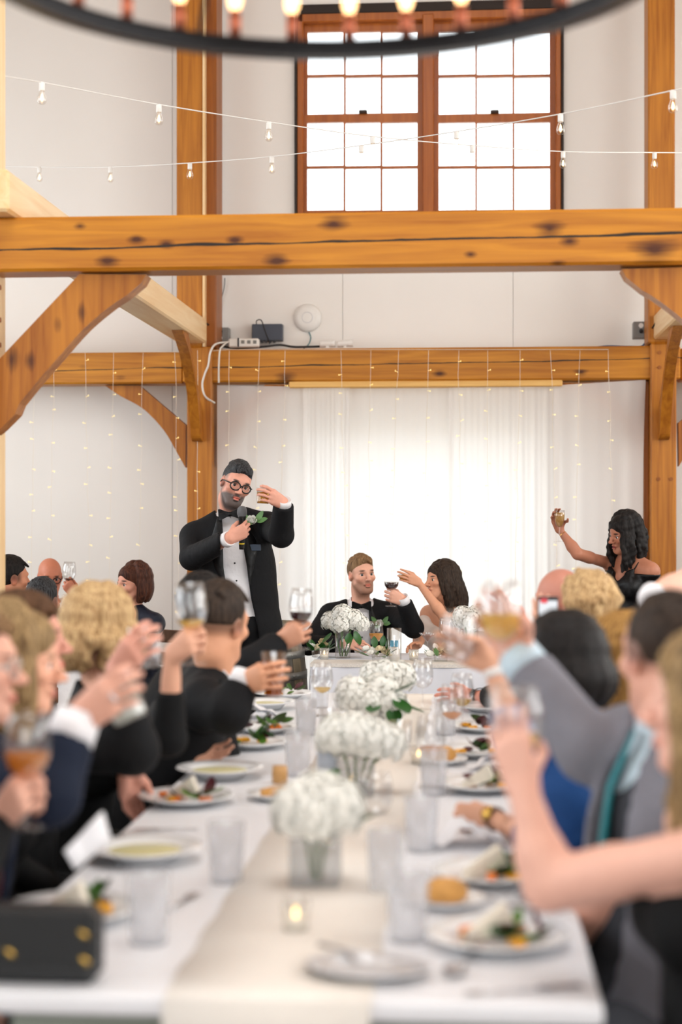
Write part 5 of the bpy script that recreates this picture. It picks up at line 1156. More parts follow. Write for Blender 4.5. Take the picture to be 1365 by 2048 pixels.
    def jacket(s, mat, inf=.020, to=.94, h=.0115, V_=None, name='jacket', sides=('R', 'L'), hem=1.12, collar=True, short=None):
        S = Sdf(); s.torso(S, inf); 
        if not s.fem:
            for t_ in (.50, .84): S.ell(s.tp(0, .008, t_), (.150 * s.sw / .185 * s.build + inf, .098 * s.build + inf, .17), s.T, .06)
        S.ell(s.tp(0, 0, hem - .10), (.158 * s.build * s.sw / .185 + inf, .108 * s.build + inf, .13), s.T, .08)
        for x in sides:
            if x in s.arm: s.sleeve(S, x, inf, to, short)
        n = (.052 if s.fem else .064) * s.hs
        S.cap(s.nb - s.up * .03, s.nb + s.up * .016 - s.fw * .008, n + .014, n + .004, .02)
        S.cap(s.nb + s.up * .02 + s.fw * .004, s.nb + s.up * .09 + s.fw * .02, n - .002, n - .002, .006, -1)
        S.box(s.nb + s.up * .112 + s.fw * .01, (.078, .085, .1), s.T @ np.array(Matrix.Rotation(-.22, 3, 'X')), .004, .006, -1)
        if V_ is not None:                       # front opening: half widths at throat, chest, waist and hem
            ctr, ws = V_
            def f(X, Y, Z):
                x, y, z = X - s.nb[0], Y - s.nb[1], Z - s.nb[2]; lx = x * s.rt[0] + y * s.rt[1] + z * s.rt[2]; ly = x * s.fw[0] + y * s.fw[1] + z * s.fw[2]; lz = -(x * s.up[0] + y * s.up[1] + z * s.up[2]) / s.len
                w = np.interp(lz, [-.1, .12, .45, .75, 1.2, 1.6], [ws[0], ws[0], ws[1], ws[2], ws[3], ws[3]]); c = np.interp(lz, [0, .5, 1.0, 1.5], [0, ctr * .3, ctr, ctr * 1.2])
                return np.maximum(np.abs(lx - c) - w, .02 - ly) * .9
            S.fn(s.nb - 1.3, s.nb + 1.3, f, .004, -1)
        return s.part(name, S, mat, h)
    def shirt(s, mat, inf=.006, h=.011, name='shirt', collar=True):
        S = Sdf(); s.torso(S, inf); n = (.050 if s.fem else .060) * s.hs
        S.cap(s.nb - s.up * .02, s.nb + s.up * .034 + s.fw * .012, n + .010, n + .001, .012); S.cap(s.nb + s.up * .028 + s.fw * .014, s.nb + s.up * .10 + s.fw * .03, n - .004, n, .005, -1); return s.part(name, S, mat, h)
    def legs(s, mat, standing=False, name='trousers', dirs=None, wide=1.0, knee_z=.50, skirt=False, feet=None):
        S = Sdf(); b = s.build; hip = {x: s.pel + s.rt * .085 * sg - UP * .02 for x, sg in (('R', 1), ('L', -1))}; S.ell(s.pel, (.17 * b, .125 * b, .11), s.T, .03); ft = {}
        for x, sg in (('R', 1), ('L', -1)):
            if standing: k = A3((hip[x][0], hip[x][1], .50)) + s.f * .02 + s.rt * sg * .02; a = A3((k[0], k[1], .09)) - s.f * .03
            else: k = hip[x] + s.f * .43 + s.rt * sg * .03; k[2] = knee_z; a = A3((k[0], k[1], .09)) + s.f * .02
            S.cap(hip[x], k, .092 * wide * b, .064 * wide, .03); S.cap(k, a, .064 * wide, .050 * wide, .02); ft[x] = a
        o = s.part(name, S, mat, .019)
        for x in ('R', 'L'):
            a = ft[x]; S2 = Sdf(); S2.cap(A3((a[0], a[1], .05)), A3((a[0], a[1], .045)) + s.f * .05, .042, .040, .02); S2.cap(A3((a[0], a[1], .045)) + s.f * .05, A3((a[0], a[1], .034)) + s.f * .17, .040, .030, .02); S2.box((a[0], a[1], -.05), (.4, .4, .052), None, .001, .002, -1); s.part('shoe', S2, F_SAT, .014)
        return o
    def bowtie(s, mat, dz=.018, fwd=.098, sc=1.0):
        q = MB(); c = s.nb + s.up * dz + s.fw * fwd
        for x in (-1, 1):
            pts = []
            for j, (u, hh, t) in enumerate(((.004, .010, .010), (.02, .015, .010), (.048, .028, .007), (.058, .027, .004))): pts += [(x * u, t, hh), (x * u, t, -hh), (x * u, -t, -hh), (x * u, -t, hh)]
            q.add([c + s.T @ (A3(p) * sc) for p in pts], [(4*j + i, 4*j + (i+1) % 4, 4*j + 4 + (i+1) % 4, 4*j + 4 + i) for j in range(3) for i in range(4)] + [(12, 13, 14, 15)])
        o = q.build('bow_tie', mat, s.root, fix=True); k = MB(); k.lathe([(0, -.011), (.008, -.011), (.0105, 0), (.008, .011), (0, .011)], 12); k.v = [c + s.fw * .010 + s.T @ A3(v) * sc for v in k.v]; k.build('knot', mat, o, True); return o
    def studs(s, mat, ts, ctr=0.0, inf=.006):
        for t in ts:
            q = MB(); b = s.build; d = np.interp(t, [0, .2, .34, .68, 1], [.07, .098 * b, .108 * b, .112 * b, .116 * b]) + inf; c = s.tp(ctr * t, d + .004, t); q.lathe([(0, .004), (.004, .003), (.005, 0)], 8, Vector(c), M=dirM(tuple(s.fw))); q.build('stud', mat, s.root, True)
    def flower(s, x, y, t, sc=1.0):
        r = link('boutonniere', rose_w[1], None, s.root); c = Vector(s.tp(x, y, t)); r.location = c - worg(s.root); r.rotation_euler = dirM(tuple(s.fw + s.up * .8)).to_euler(); r.scale = (sc,) * 3
        for dx, rz in ((-.012, .9), (.016, -.7), (.0, 2.6), (.02, -1.6)): o = link('leaf', small_leaf, None, r, (dx, 0, -.006)); o.rotation_euler = (.2, 0, rz)
        return r
    def lapels(s, mat, ws, ctr=0.0, inf=.02, top=.02, bot=.55, wide=.085):
        for sg in (1, -1):
            rows = []; n = 8
            for j in range(n + 1):
                t = top + (bot - top) * j / n; u = j / n; w0 = np.interp(t, [0, .12, .45, .75, 1.2], [ws[0], ws[0], ws[1], ws[2], ws[3]]) + 0; c0 = np.interp(t, [0, .5, 1.0, 1.5], [0, ctr * .3, ctr, ctr * 1.2])
                ww = wide * (.30 + .70 * min(1, u / .40) if u < .45 else 1 - (u - .45) / .6); b = s.build
                row = []
                for q in (0.0, .5, 1.0):
                    x = c0 + sg * (w0 + ww * q); a = max(0, 1 - (x / (.165 * b + inf)) ** 2); d = (np.interp(t, [0, .1, .34, .68, 1], [.06, .085, .112, .118, .125]) * b + inf) * math.sqrt(a) + .010; row.append(s.tp(x, d, t))
                rows.append(row)
            q = MB(); q.add([tuple(p) for r_ in rows for p in r_] + [tuple(p - s.fw * .012) for r_ in rows for p in r_], [(3*j + i, 3*j + i + 1, 3*j + i + 4, 3*j + i + 3) for j in range(n) for i in (0, 1)] + [(3*(n+1) + 3*j + i, 3*(n+1) + 3*j + i + 3, 3*(n+1) + 3*j + i + 4, 3*(n+1) + 3*j + i + 1) for j in range(n) for i in (0, 1)] + [(3*j + 2, 3*(n+1) + 3*j + 2, 3*(n+1) + 3*j + 5, 3*j + 5) for j in range(n)] + [(3*j, 3*j + 3, 3*(n+1) + 3*j + 3, 3*(n+1) + 3*j) for j in range(n)])
            q.build('lapel', mat, s.root, True, fix=True)
    def watch(s, side, strap, face, at_=.95, r=.031):
        sh, e, w = s.arm[side]; c = Vector(e + (w - e) * at_); d = Vector(unit(w - e)); q = MB(); r *= s.hs * (.88 if s.fem else 1); q.lathe([(r - .003, -.010), (r, -.009), (r, .009), (r - .003, .010)], 20, c, M=dirM(d)); o = q.build('wrist_strap', strap, s.root, True)
        if face is not None:
            z = Vector(s.hand[side].R[:, 2]); z = (z - d * z.dot(d)).normalized(); k = MB(); k.lathe([(0, .009), (.015, .009), (.017, .006), (.017, 0)], 18, c + z * (r - .002), M=dirM(z)); k.build('watch_face', face, o, True)
        return o
def at3(px, py, Y): return A3(at(px, py, Y))
# ------------------------------------------------------------------ the guests
def chair(label, x, y, yaw, mat, back=.86, seat_z=.45):
    r = empty('folding_chair', (x, y, 0), label, 'chair', 'chairs at the tables', rz=math.radians(yaw) + math.pi)     # local +y is the sitter's front
    if 'chair_seat' not in KM:
        q = MB(); q.cbox((-.21, -.20, .425), (.21, .21, .45), .01); KM['chair_seat'] = q
        q = MB(); q.cbox((-.21, -.235, .62), (.21, -.215, .70), .006); KM['chair_slat'] = q
    for nm, key, dz in (('seat', 'chair_seat', 0), ('back_slat', 'chair_slat', 0), ('back_slat', 'chair_slat', .14)):
        k2 = key + mat.name
        if k2 not in KM: KM[k2] = meshof(KM[key], nm, mat, False)
        link(nm, KM[k2], None, r, (0, 0, dz))
    for sx in (-1, 1):
        for nm, a, b in (('leg', (sx * .19, .17, 0), (sx * .19, .17, .43)), ('back_leg', (sx * .19, -.20, 0), (sx * .19, -.235, back))):
            k2 = '%s%d%s' % (nm, sx, mat.name)
            if k2 not in KM: q = MB(); q.tube([a, b], .016, 8); KM[k2] = meshof(q, nm, mat)
            link(nm, KM[k2], None, r)
    return r
chw = plain('white_chair_paint', rgb(232, 230, 226), .4, var=.03); chb = wood('brown_chair_wood', 'z', rgb(120, 84, 58), rgb(70, 46, 32))
def seat_under(F, label, mat, yaw):
    p = F.pel - F.f * .02; chair(label, p[0], p[1], yaw, mat)
blackm = plain('black_acetate', rgb(18, 18, 20), .25); lens = thin_glass('spectacle_lens', (.98, .98, .98, 1), gl=.03)
def spectacles(F, mat, r=.024, t=.0028, round_=True):
    h = F.h; fr_ = None
    for x in (-1, 1):
        c = A3((x * .031, .104, -.001)); n = 20; pts = [c + A3((r * math.cos(a) * 1.08, -.012 * abs(x * .031 + r * math.cos(a)) / .05, r * .9 * math.sin(a))) for a in np.linspace(0, 2 * math.pi, n + 1)]
        q = MB(); q.tube([Vector(h.pt(p)) for p in pts], t * h.s, 6, cap=False); rim = q.build('spectacle_rim', mat, F.base, True)
        q = MB(); q.add([h.pt(p) for p in pts[:-1]], [tuple(range(n))]); q.build('lens', lens, rim)
        q = MB(); q.tube([Vector(h.pt(p)) for p in ((x * .055, .096, .006), (x * .072, .06, .006), (x * .078, .0, .004), (x * .078, -.02, -.01))], t * h.s, 6); q.build('temple_arm', mat, F.base, True)
    q = MB(); q.tube([Vector(h.pt(p)) for p in ((-.008, .106, .004), (0, .108, .007), (.008, .106, .004))], t * h.s, 6); q.build('bridge', mat, F.base, True)
def gpos(hd, dist, axis=None):                       # foot of a glass whose grip point lies dist above its base
    a = hd.axis if axis is None else unit(axis); return Vector(hd.G - a * dist), Vector(a)

# --- the standing speaker
F = Fig('standing man in a black tuxedo and round glasses speaking into a microphone', at3(472, 969, 8.6), (24, -10, 17), A3((at(477, 1259, 8.7).x, 8.70, .97)), 6, sw=.205, nb=at3(462, 1031, 8.66), build=1.16, skin=(226, 164, 142), lift=(-.038, -.01))
mh = F.hold('R', at3(484, 1060, 8.22), (.85, .25, .45), (-.12, -.25, 1), pose='mic', el=at3(384, 1116, 8.50))
wh = F.hold('L', at3(527, 989, 8.20), (-.55, -.68, .38), (.1, 0, 1), pose='grip', el=at3(563, 1070, 8.34), off=.100)
F.body(.0034, .010, dict(mouth=.35, nose=1.0), dict(beard=lin(84, 78, 76), beardw=.95, browc=lin(58, 42, 36), fade=(lin(120, 100, 92), .75, .0)))
eyes(F.h, F.base, (.05, .03, .02), (.1, 1, .15)); spectacles(F, blackm, .0245, .0034)
hair_short(F.h, F.base, H_GREY, .008, .002, .0, 3, .001, hl=.070, res=.0034, low=.0)
VW = (.046, .062, .058, .075)
F.shirt(F_WHITE, .006, .008); F.jacket(F_BLACK, .022, .95, .008, V_=(-.035, VW), hem=1.22); F.lapels(F_SAT, VW, -.035, .022, .0, .62, .075)
F.bowtie(F_SAT, .014, .108, 1.05); F.studs(blackm, (.16, .42, .58, .74), -.02, .008); F.legs(F_BLACK, True)
for x in ('R', 'L'): F.cuff(x, F_WHITE, .95, .016, .038)
fl_ = F.flower(-.112, .128, .045, 1.2)
q = MB(); c = F.tp(-.115, .135, .30); q.cbox((c[0] - .04, c[1] - .006, c[2] - .012), (c[0] + .035, c[1] + .004, c[2] + .022), .003); q.build('pocket_square', plain('slate_pocket_silk', rgb(60, 74, 92), .5), F.root)
q = MB(); rg = F.hand['L'].pt((.0, .108, -.012)); q.lathe([(.0098, -.002), (.0108, -.002), (.0108, .002), (.0098, .002), (.0098, -.002)], 14, Vector(rg), M=dirM(tuple(F.hand['L'].R @ A3((0, .8, -.6))))); q.build('wedding_ring', gold, F.base, True)
p, a = gpos(wh, .046, (.06, 0, 1)); glassware('shot', 'small whisky glass raised by the standing speaker', p, 'whisky', .058, a)
ma = unit(A3((.03, -.12, 1))); mr = empty('microphone', Vector(mh.G), 'black handheld microphone held by the standing speaker', 'microphone'); Mm = dirM(tuple(ma))
q = MB(); q.lathe([(0, -.098), (.012, -.098), (.013, -.09), (.015, .04), (.021, .068), (.021, .072), (0, .072)], 18, mh.G, M=Mm); q.build('handle', blackm, mr, True)
q = MB(); q.lathe([(.0215, .072), (.0245, .078), (.0255, .092), (.023, .108), (.014, .119), (0, .122)], 18, mh.G, M=Mm); q.build('grille', plain('steel_grille', rgb(120, 122, 126), .35, metal=.7, bump=.6, bscale=700), mr, True)
q = MB(); q.lathe([(.0138, -.072), (.0144, -.071), (.0145, -.066), (.0138, -.065)], 18, mh.G, M=Mm); q.build('yellow_band', plain('yellow_tape', rgb(230, 200, 40), .5), mr, True)

# --- the groom
F = Fig('seated groom in a black tuxedo holding up red wine', at3(724, 1150, 9.85), (27, 2, -3), A3((at(722, 1290, 9.95).x, 9.95, .56)), 8, nb=at3(721, 1209, 9.88), build=1.0, skin=(228, 172, 148), hs=.98)
gh = F.hold('L', at3(783, 1191, 9.50), (-.62, -.45, .30), (.1, -.05, 1), pose='stem', el=at3(828, 1256, 9.62))
F.rest('R', at3(690, 1287, 9.52), (.7, -.6, 0), (.4, .5, .5), pole=(-1, .2, -.3))
F.body(.0034, .010, dict(mouth=.25), dict(beard=lin(132, 94, 72), beardw=.68, browc=lin(84, 58, 42), fade=(lin(150, 118, 96), .6, .0)))
eyes(F.h, F.base, (.06, .07, .08), (.15, 1, .05)); hair_short(F.h, F.base, H_LBR, .008, .005, .0, 8, .002, hl=.072, res=.0036, low=-.03)
VW = (.045, .055, .030, .006); F.shirt(F_WHITE, .006, .008); F.jacket(F_BLACK, .018, .93, .009, V_=(0.0, VW)); F.lapels(F_SAT, VW, 0, .018, .0, .62, .06)
F.bowtie(F_SAT, .012, .100); F.studs(blackm, (.22, .38, .54), 0, .010); F.cuff('L', F_WHITE, .93, .026, .036); F.watch('L', blackm, None, 1.0, .029); F.flower(-.105, .125, .20, 1.0); F.legs(F_BLACK)
seat_under(F, 'white chair under the groom', chw, 8)
p, a = gpos(gh, .062, (.02, -.02, 1)); glassware('coupe', 'glass of red wine raised by the groom', p, 'red', .143, a, .95)

# --- the bride
F = Fig('bride in an ivory off the shoulder gown raising a drink', at3(882, 1164, 9.85), (-58, 6, -10), A3((at(896, 1300, 9.98).x, 9.98, .55)), -42, sw=.155, fem=True, nb=at3(893, 1213, 9.92), skin=(222, 162, 130), hs=.93, build=.92)
bh = F.hold('L', at3(811, 1154, 9.62), (-.62, -.62, .34), (.2, 0, 1), pose='bowl', el=at3(892, 1238, 9.58))
F.rest('R', at3(838, 1290, 9.60), (-.5, -.7, 0), (.5, -.3, .5), pole=(-.5, .3, -1))
F.body(.0034, .009, dict(), dict(browc=lin(40, 26, 22), lip=lin(176, 84, 80)), bare=True)
eyes(F.h, F.base, (.03, .02, .012), (0, 1, 0)); hair_long(F.h, F.base, H_DK, .21, 70, .004, 5, 56, .011, back=.05, body=.95, res=.0042, frontlocks=[[(-.03, .07, .085), (-.062, .058, .04), (-.070, .04, -.03), (-.066, .02, -.09)]])
S = Sdf(); F.torso(S, .008); S.box(F.tp(0, 0, .08), (.4, .4, .085), F.T, .004, .01, -1); S.cap(F.sh['L'] + UP * .01, F.arm['L'][0] * .55 + F.arm['L'][1] * .45, .050, .048, .02); S.cap(F.arm['R'][0] * .6 + F.arm['R'][1] * .4, F.arm['R'][0] * .3 + F.arm['R'][1] * .7, .050, .048, .02); S.cap(F.arm['R'][0] * .5 + F.arm['R'][1] * .5, F.tp(0, .10, .36), .045, .05, .04)
F.part('gown', S, F_IVORY, .008); F.legs(F_IVORY, name='gown_skirt', wide=1.4); seat_under(F, 'white chair under the bride', chw, -42)
p, a = gpos(bh, .118, (.03, 0, 1)); glassware('coupe', 'coupe with an orange drink raised by the bride', p, 'orange', .144, a, .9)

# --- bridesmaid at the right post
F = Fig('standing woman in a black satin dress raising a glass beside the right post', at3(1249, 1068, 9.7), (-62, -14, 8), A3((at(1262, 1264, 9.75).x, 9.75, .88)), -48, sw=.16, fem=True, nb=at3(1264, 1117, 9.72), skin=(178, 118, 92), hs=.92, build=.92, lift=(.02, 0))
rh = F.hold('R', at3(1120, 1040, 9.55), (-.35, -.2, .9), (.8, .3, .5), pose='bowl', el=at3(1156, 1108, 9.58))
F.rest('L', at3(1284, 1218, 9.66), (-.1, 0, -1), (0, -1, .1), el=at3(1297, 1172, 9.78))
F.body(.0034, .009, dict(mouth=.5), dict(browc=lin(24, 16, 14), lip=lin(150, 60, 60)), bare=True)
eyes(F.h, F.base, (.02, .015, .01), (0, 1, -.1)); hair_long(F.h, F.base, H_BLACK, .23, 64, .010, 11, 50, .013, res=.0045, spread=1.6, frontlocks=[[(.03, .07, .085), (.068, .055, .03), (.076, .03, -.06), (.07, .03, -.15), (.065, .045, -.22)], [(-.03, .07, .085), (-.066, .055, .04), (-.074, .02, -.04)]])
S = Sdf(); F.torso(S, .009); S.cap(F.pel - UP * .02, A3((F.pel[0], F.pel[1], .55)), .165, .17, .05); S.cap(A3((F.pel[0], F.pel[1], .6)), A3((F.pel[0], F.pel[1], .12)), .17, .20, .05)
S.box(F.tp(0, 0, -.12), (.4, .4, .125), F.T, .004, .01, -1)
for k in range(4): S.cap(F.tp(-.09, .085 + .01 * k, .14 + .055 * k), F.tp(0, .118 + .012 * k, .24 + .05 * k), .012, k=.012); S.cap(F.tp(.09, .085 + .01 * k, .14 + .055 * k), F.tp(0, .118 + .012 * k, .24 + .05 * k), .012, k=.012)
S.ell(F.tp(0, .10, .10), (.045, .07, .085), F.T, .02, -1); F.part('dress', S, F_SAT, .008)
for x in (-1, 1): q = MB(); q.tube([Vector(F.tp(x * .085, .085, .16)), Vector(F.tp(x * .095, .045, .035)), Vector(F.tp(x * .09, -.05, .03)), Vector(F.tp(x * .08, -.085, .14))], .004, 6); q.build('strap', F_SAT, F.root, True)
F.watch('R', gold, None, .80, .027)
p, a = gpos(rh, .128, (.02, 0, 1)); glassware('tulip', 'tall glass of beer coloured drink raised by the woman in black satin', p, 'beer', .180, a, .95)

# --- left side of the long table, from far to near
def seated(label, head, look, byaw, pel, **k): return Fig(label, head, look, A3(pel), byaw, **k)
F = seated('man with curly black hair reaching out with red wine, partly hidden', at3(407, 1219, 5.9), (160, 0, 0), 100, (-1.20, 5.95, .56), skin=(206, 150, 122))
hd = F.hold('R', at3(600, 1263, 5.62), (.72, -.4, .42), (-.3, 0, 1), pole=(-.2, -.2, -1), pose='stem', el=at3(505, 1330, 5.55))
F.rest('L', A3((-.98, 6.2, .60)), (.8, -.5, 0), (0, .2, 1)); F.body(.007, .015); hair_short(F.h, F.base, H_BLACK, .018, .010, curly=150, res=.0068, low=-.05); F.shirt(F_WHITE, .004, .015); F.jacket(F_BLACK, .020, .95); F.legs(F_BLACK); seat_under(F, 'white chair of the curly haired man', chw, 100)
p, a = gpos(hd, .060, (.05, 0, 1)); glassware('wine', 'glass of red wine held out in front of the barrel', p, 'red', .125, a)

F = seated('man with a faded haircut and gold watch holding an iced cola', at3(440, 1249, 5.2), (152, -3, -6), 100, (-1.10, 5.22, .56), nb=at3(430, 1352, 5.22), skin=(222, 162, 128), hs=1.04)
hd = F.hold('R', at3(548, 1352, 4.98), (.66, -.6, .2), (-.05, 0, 1), pole=(-.3, -.4, -1), pose='grip', el=at3(458, 1425, 4.95)); F.rest('L', A3((-.98, 5.5, .60)), (.8, -.5, 0), (0, .2, 1))
F.body(.005, .012, None, dict(fade=(lin(110, 82, 66), .8, -.035))); hair_short(F.h, F.base, H_DK, .014, .003, res=.0045, low=.005, seed=4); F.shirt(F_WHITE, .010, .009); F.jacket(F_BLACK, .022, .86, .009); F.cuff('R', F_WHITE, .86, .028, .040); F.watch('R', gold, gold, .99, .032); F.legs(F_BLACK); seat_under(F, 'white chair of the man with the gold watch', chw, 100)
p, a = gpos(hd, .060, (0, 0, 1)); gg = glassware('pint', 'tumbler of iced cola held above the left plates', p, 'cola', .115, a, .92)
ic = MB(); ic.cbox((-.011, -.011, -.011), (.011, .011, .011), .003); icm = meshof(ic, 'ice_cube', thin_glass('ice', (.95, .9, .8, 1), gl=.1, milky=.25), False); rnd = random.Random(2)
for k in range(6): o = link('ice_cube', icm, None, gg, (rnd.uniform(-.018, .018), rnd.uniform(-.03, -.01), .06 + .012 * k)); o.rotation_euler = (k, k * 2, k)

F = seated('woman with wavy blond hair in a black dress raising a wine glass', at3(210, 1268, 4.62), (138, 0, 0), 95, (-1.16, 4.62, .55), fem=True, sw=.165, skin=(228, 172, 144), hs=1.0)
hd = F.hold('R', at3(385, 1282, 4.24), (.55, -.5, .45), (-.05, 0, 1), pose='stem', el=at3(338, 1478, 4.30)); F.rest('L', A3(tb(366, 1507, .795)), (1, .1, -.05), (0, .6, .8), pole=(-.4, .6, -.4))
F.body(.007, .015); hair_long(F.h, F.base, H_BLOND, .12, 100, .013, 2, 55, .013, spread=1.9, body=1.02, res=.0068); F.jacket(F_BLACKD, .012, .58, name='dress'); F.legs(F_BLACKD, name='skirt', wide=1.2); seat_under(F, 'white chair of the woman with wavy blond hair', chw, 95)
p, a = gpos(hd, .060, (-.05, 0, 1)); glassware('wine', 'large wine glass raised in front of the faded haircut', p, 'white', .112, a, 1.02)

F = seated('man with brown hair and a white boutonniere raising a rocks glass', at3(50, 1285, 4.15), (98, 4, 0), 88, (-1.22, 4.15, .56), skin=(224, 162, 142))
hd = F.hold('R', at3(292, 1292, 3.94), (.5, -.45, .6), (-.4, 0, 1), pose='grip', el=at3(268, 1500, 3.95)); F.rest('L', at3(256, 1532, 4.42), (.1, -.1, -1), (.5, .6, 0), pole=(-.6, .4, -.2))
F.body(.007, .015, dict(), dict(browc=lin(90, 60, 44), fade=(lin(140, 110, 92), .5, 0))); eyes(F.h, F.base, (.05, .06, .07)); hair_short(F.h, F.base, H_BROWN, .012, .008, quiff=.004, res=.005, low=-.04); F.shirt(F_WHITE, .006, .015); F.jacket(F_BLACK, .020, .90); F.flower(-.02, .135, .16, 1.5); F.legs(F_BLACK); seat_under(F, 'white chair of the man with the boutonniere', chw, 88)
p, a = gpos(hd, .05, (-.1, 0, 1)); glassware('rocks', 'rocks glass raised by the man with the boutonniere', p, 'water', .05, a)

F = seated('woman with straight dark blond hair seen in profile at left', at3(34, 1328, 3.68), (100, -4, 0), 90, (-1.20, 3.70, .55), fem=True, sw=.16, skin=(228, 170, 142), hs=.97)
F.rest('R', A3((-1.0, 3.55, .62)), (.9, .3, 0), (0, .4, .6), pole=(-.3, -.5, -1)); F.rest('L', A3((-.98, 3.95, .60)), (.8, -.5, 0), (0, .2, 1))
F.body(.005, .012, dict(), dict(browc=lin(120, 90, 60), lip=lin(190, 100, 96))); eyes(F.h, F.base, (.06, .07, .08)); hair_long(F.h, F.base, H_DBL, .20, 64, .002, 9, 60, .012, res=.0068); F.jacket(F_BLACKD, .014, .92, name='dress'); F.legs(F_BLACKD, name='skirt'); seat_under(F, 'white chair of the woman with straight dark blond hair', chw, 90)

F = seated('man in a navy suit with clear glasses raising a pale cocktail', at3(-62, 1334, 3.30), (96, 0, 0), 80, (-1.12, 3.28, .56), skin=(226, 170, 148), hs=1.0)
hd = F.hold('R', at3(240, 1388, 3.20), (.72, -.30, .52), (-.45, .1, .9), pose='grip', el=at3(95, 1590, 3.10)); F.rest('L', A3((-.98, 3.45, .60)), (1, 0, -.2), (0, .2, 1))
F.body(.005, .012, dict(), dict(browc=lin(110, 84, 70), fade=(lin(150, 120, 104), .5, 0))); eyes(F.h, F.base, (.06, .07, .09)); spectacles(F, plain('clear_acetate', rgb(196, 186, 176), .25), .022, .002); hair_short(F.h, F.base, H_LBR, .008, .005, res=.005, front=-.012, hl=.07)
F.shirt(F_WHITE, .008, .010); F.jacket(F_NAVY, .022, .72, .010, V_=(0, (.045, .05, .02, .003))); F.cuff('R', F_WHITE, .72, .035, .046); F.watch('R', plain('grey_wristband', rgb(110, 116, 128), .6), None, .95, .036); F.legs(F_NAVY)
q = MB(); c = [Vector(F.tp(0, .10, .02)), Vector(F.tp(0, .128, .25)), Vector(F.tp(0, .135, .55))]; q.tube(c, [.012, .026, .034], 8, flat=.25); q.build('necktie', plain('dark_red_tie', rgb(110, 34, 50), .5, var=.3, scale=60), F.root, True)
seat_under(F, 'white chair of the man in the navy suit', chw, 80)
rgp = F.hand['R'].pt((-.01, .10, .004)); q = MB(); q.lathe([(.0095, -.003), (.0112, -.003), (.0112, .003), (.0095, .003), (.0095, -.003)], 14, Vector(rgp), M=dirM(tuple(F.hand['R'].R @ A3((0, .8, -.5))))); q.build('finger_ring', silver, F.base, True)
p, a = gpos(hd, .055, (-.42, .1, .9)); glassware('rocks', 'tilted rocks glass with a pale cocktail in the ringed hand', p, 'milk', .07, a)

F = seated('guest in a black sleeve holding amber wine at the lower left edge', at3(-210, 1390, 2.86), (95, 0, 0), 85, (-1.14, 2.86, .55), fem=True, sw=.165, skin=(230, 176, 154))
hd = F.hold('R', at3(52, 1588, 2.94), (.5, -.45, .5), (-.1, 0, 1), pose='stem', el=at3(-70, 1790, 2.85)); F.rest('L', A3((-1.0, 3.0, .60)), (1, 0, -.2), (0, .2, 1))
F.body(.007, .015); hair_long(F.h, F.base, H_BROWN, .2, 40, .002, 12, 60, res=.008); F.jacket(F_BLACKD, .014, .93, name='blouse'); F.legs(F_BLACKD); seat_under(F, 'white chair at the lower left edge', chw, 85)
p, a = gpos(hd, .060, (.03, 0, 1)); glassware('wine', 'wine glass of amber wine at the lower left edge', p, 'amber', .135, a, 1.0)
# the white linen that hangs from a lap at left
q = MB(); P0 = [at(128, 1702, 3.05), at(205, 1622, 3.12), at(222, 1680, 3.15), at(150, 1740, 3.08)]; q.add([tuple(P0[0].lerp(P0[1], u).lerp(P0[3].lerp(P0[2], u), v) + V(0, .012 * math.sin(u * 6), 0)) for v in np.linspace(0, 1, 4) for u in np.linspace(0, 1, 6)], [(6*j + i, 6*j + i + 1, 6*j + i + 7, 6*j + i + 6) for j in range(3) for i in range(5)])
o = thing('napkin', 'white napkin held at the table edge before the navy suit', 'napkin', q, napm, None, True); sd = o.modifiers.new('thickness', 'SOLIDIFY'); sd.thickness = .003

# --- right side, far to near
F = seated('bald man at the far right of the long table', at3(1118, 1203, 6.0), (-150, -4, 0), -95, (.52, 6.05, .56), skin=(214, 140, 118))
hd = F.hold('R', at3(1012, 1222, 5.8), (-.6, .1, .6), (.3, 0, 1), pose='bowl', el=at3(1075, 1330, 5.9)); F.rest('L', A3(tb(948, 1393, .79)), (-1, .15, 0), (.1, .3, 1), pole=(.3, -.6, -.2))
F.body(.007, .015, None, dict(fade=(lin(150, 112, 98), .4, -.03))); F.shirt(F_WHITE, .006, .015); F.jacket(F_BLACK, .018, .62); F.watch('L', blackm, blackm, .84, .036); F.legs(F_BLACK); seat_under(F, 'white chair of the bald man at far right', chw, -95)
p, a = gpos(hd, .13, (0, 0, 1)); glassware('tulip', 'clear tall glass raised by the bald man at far right', p, 'white', .12, a)

F = seated('woman with a blond updo taking a photo with her phone', at3(1174, 1222, 5.25), (-168, 0, 0), -105, (.62, 5.3, .55), fem=True, sw=.16, skin=(232, 178, 152))
hd = F.hold('L', at3(1096, 1222, 4.95), (-.25, .55, .75), (-.95, .1, 0), pose='pinch', el=at3(1110, 1360, 4.95)); F.rest('R', A3((.38, 5.5, .60)), (-1, 0, 0), (0, .2, 1))
F.body(.007, .015); hair_updo(F.h, F.base, H_BLOND, 3); F.jacket(F_BLACKD, .012, .9, name='dress'); F.legs(F_BLACKD, name='skirt'); seat_under(F, 'white chair of the woman with the blond updo', chw, -105)
pc = at(1097, 1212, 4.93); r = empty('smartphone', pc, 'phone with a bright screen held up at right', 'phone'); q = MB(); q.cbox((pc.x - .030, pc.y, pc.z - .032), (pc.x + .030, pc.y + .008, pc.z + .028), .004); q.build('case', blackm, r)
q = MB(); q.box((pc.x - .027, pc.y - .0015, pc.z - .029), (pc.x + .027, pc.y - .0005, pc.z + .016)); sc_ = q.build('screen', glow('phone_screen', (.95, .97, 1, 1), 1.1), r); q = MB(); q.box((pc.x - .022, pc.y - .002, pc.z + .008), (pc.x - .002, pc.y - .0015, pc.z + .022)); q.build('record_mark', glow('phone_red', (1, .12, .14, 1), 1.0), sc_)

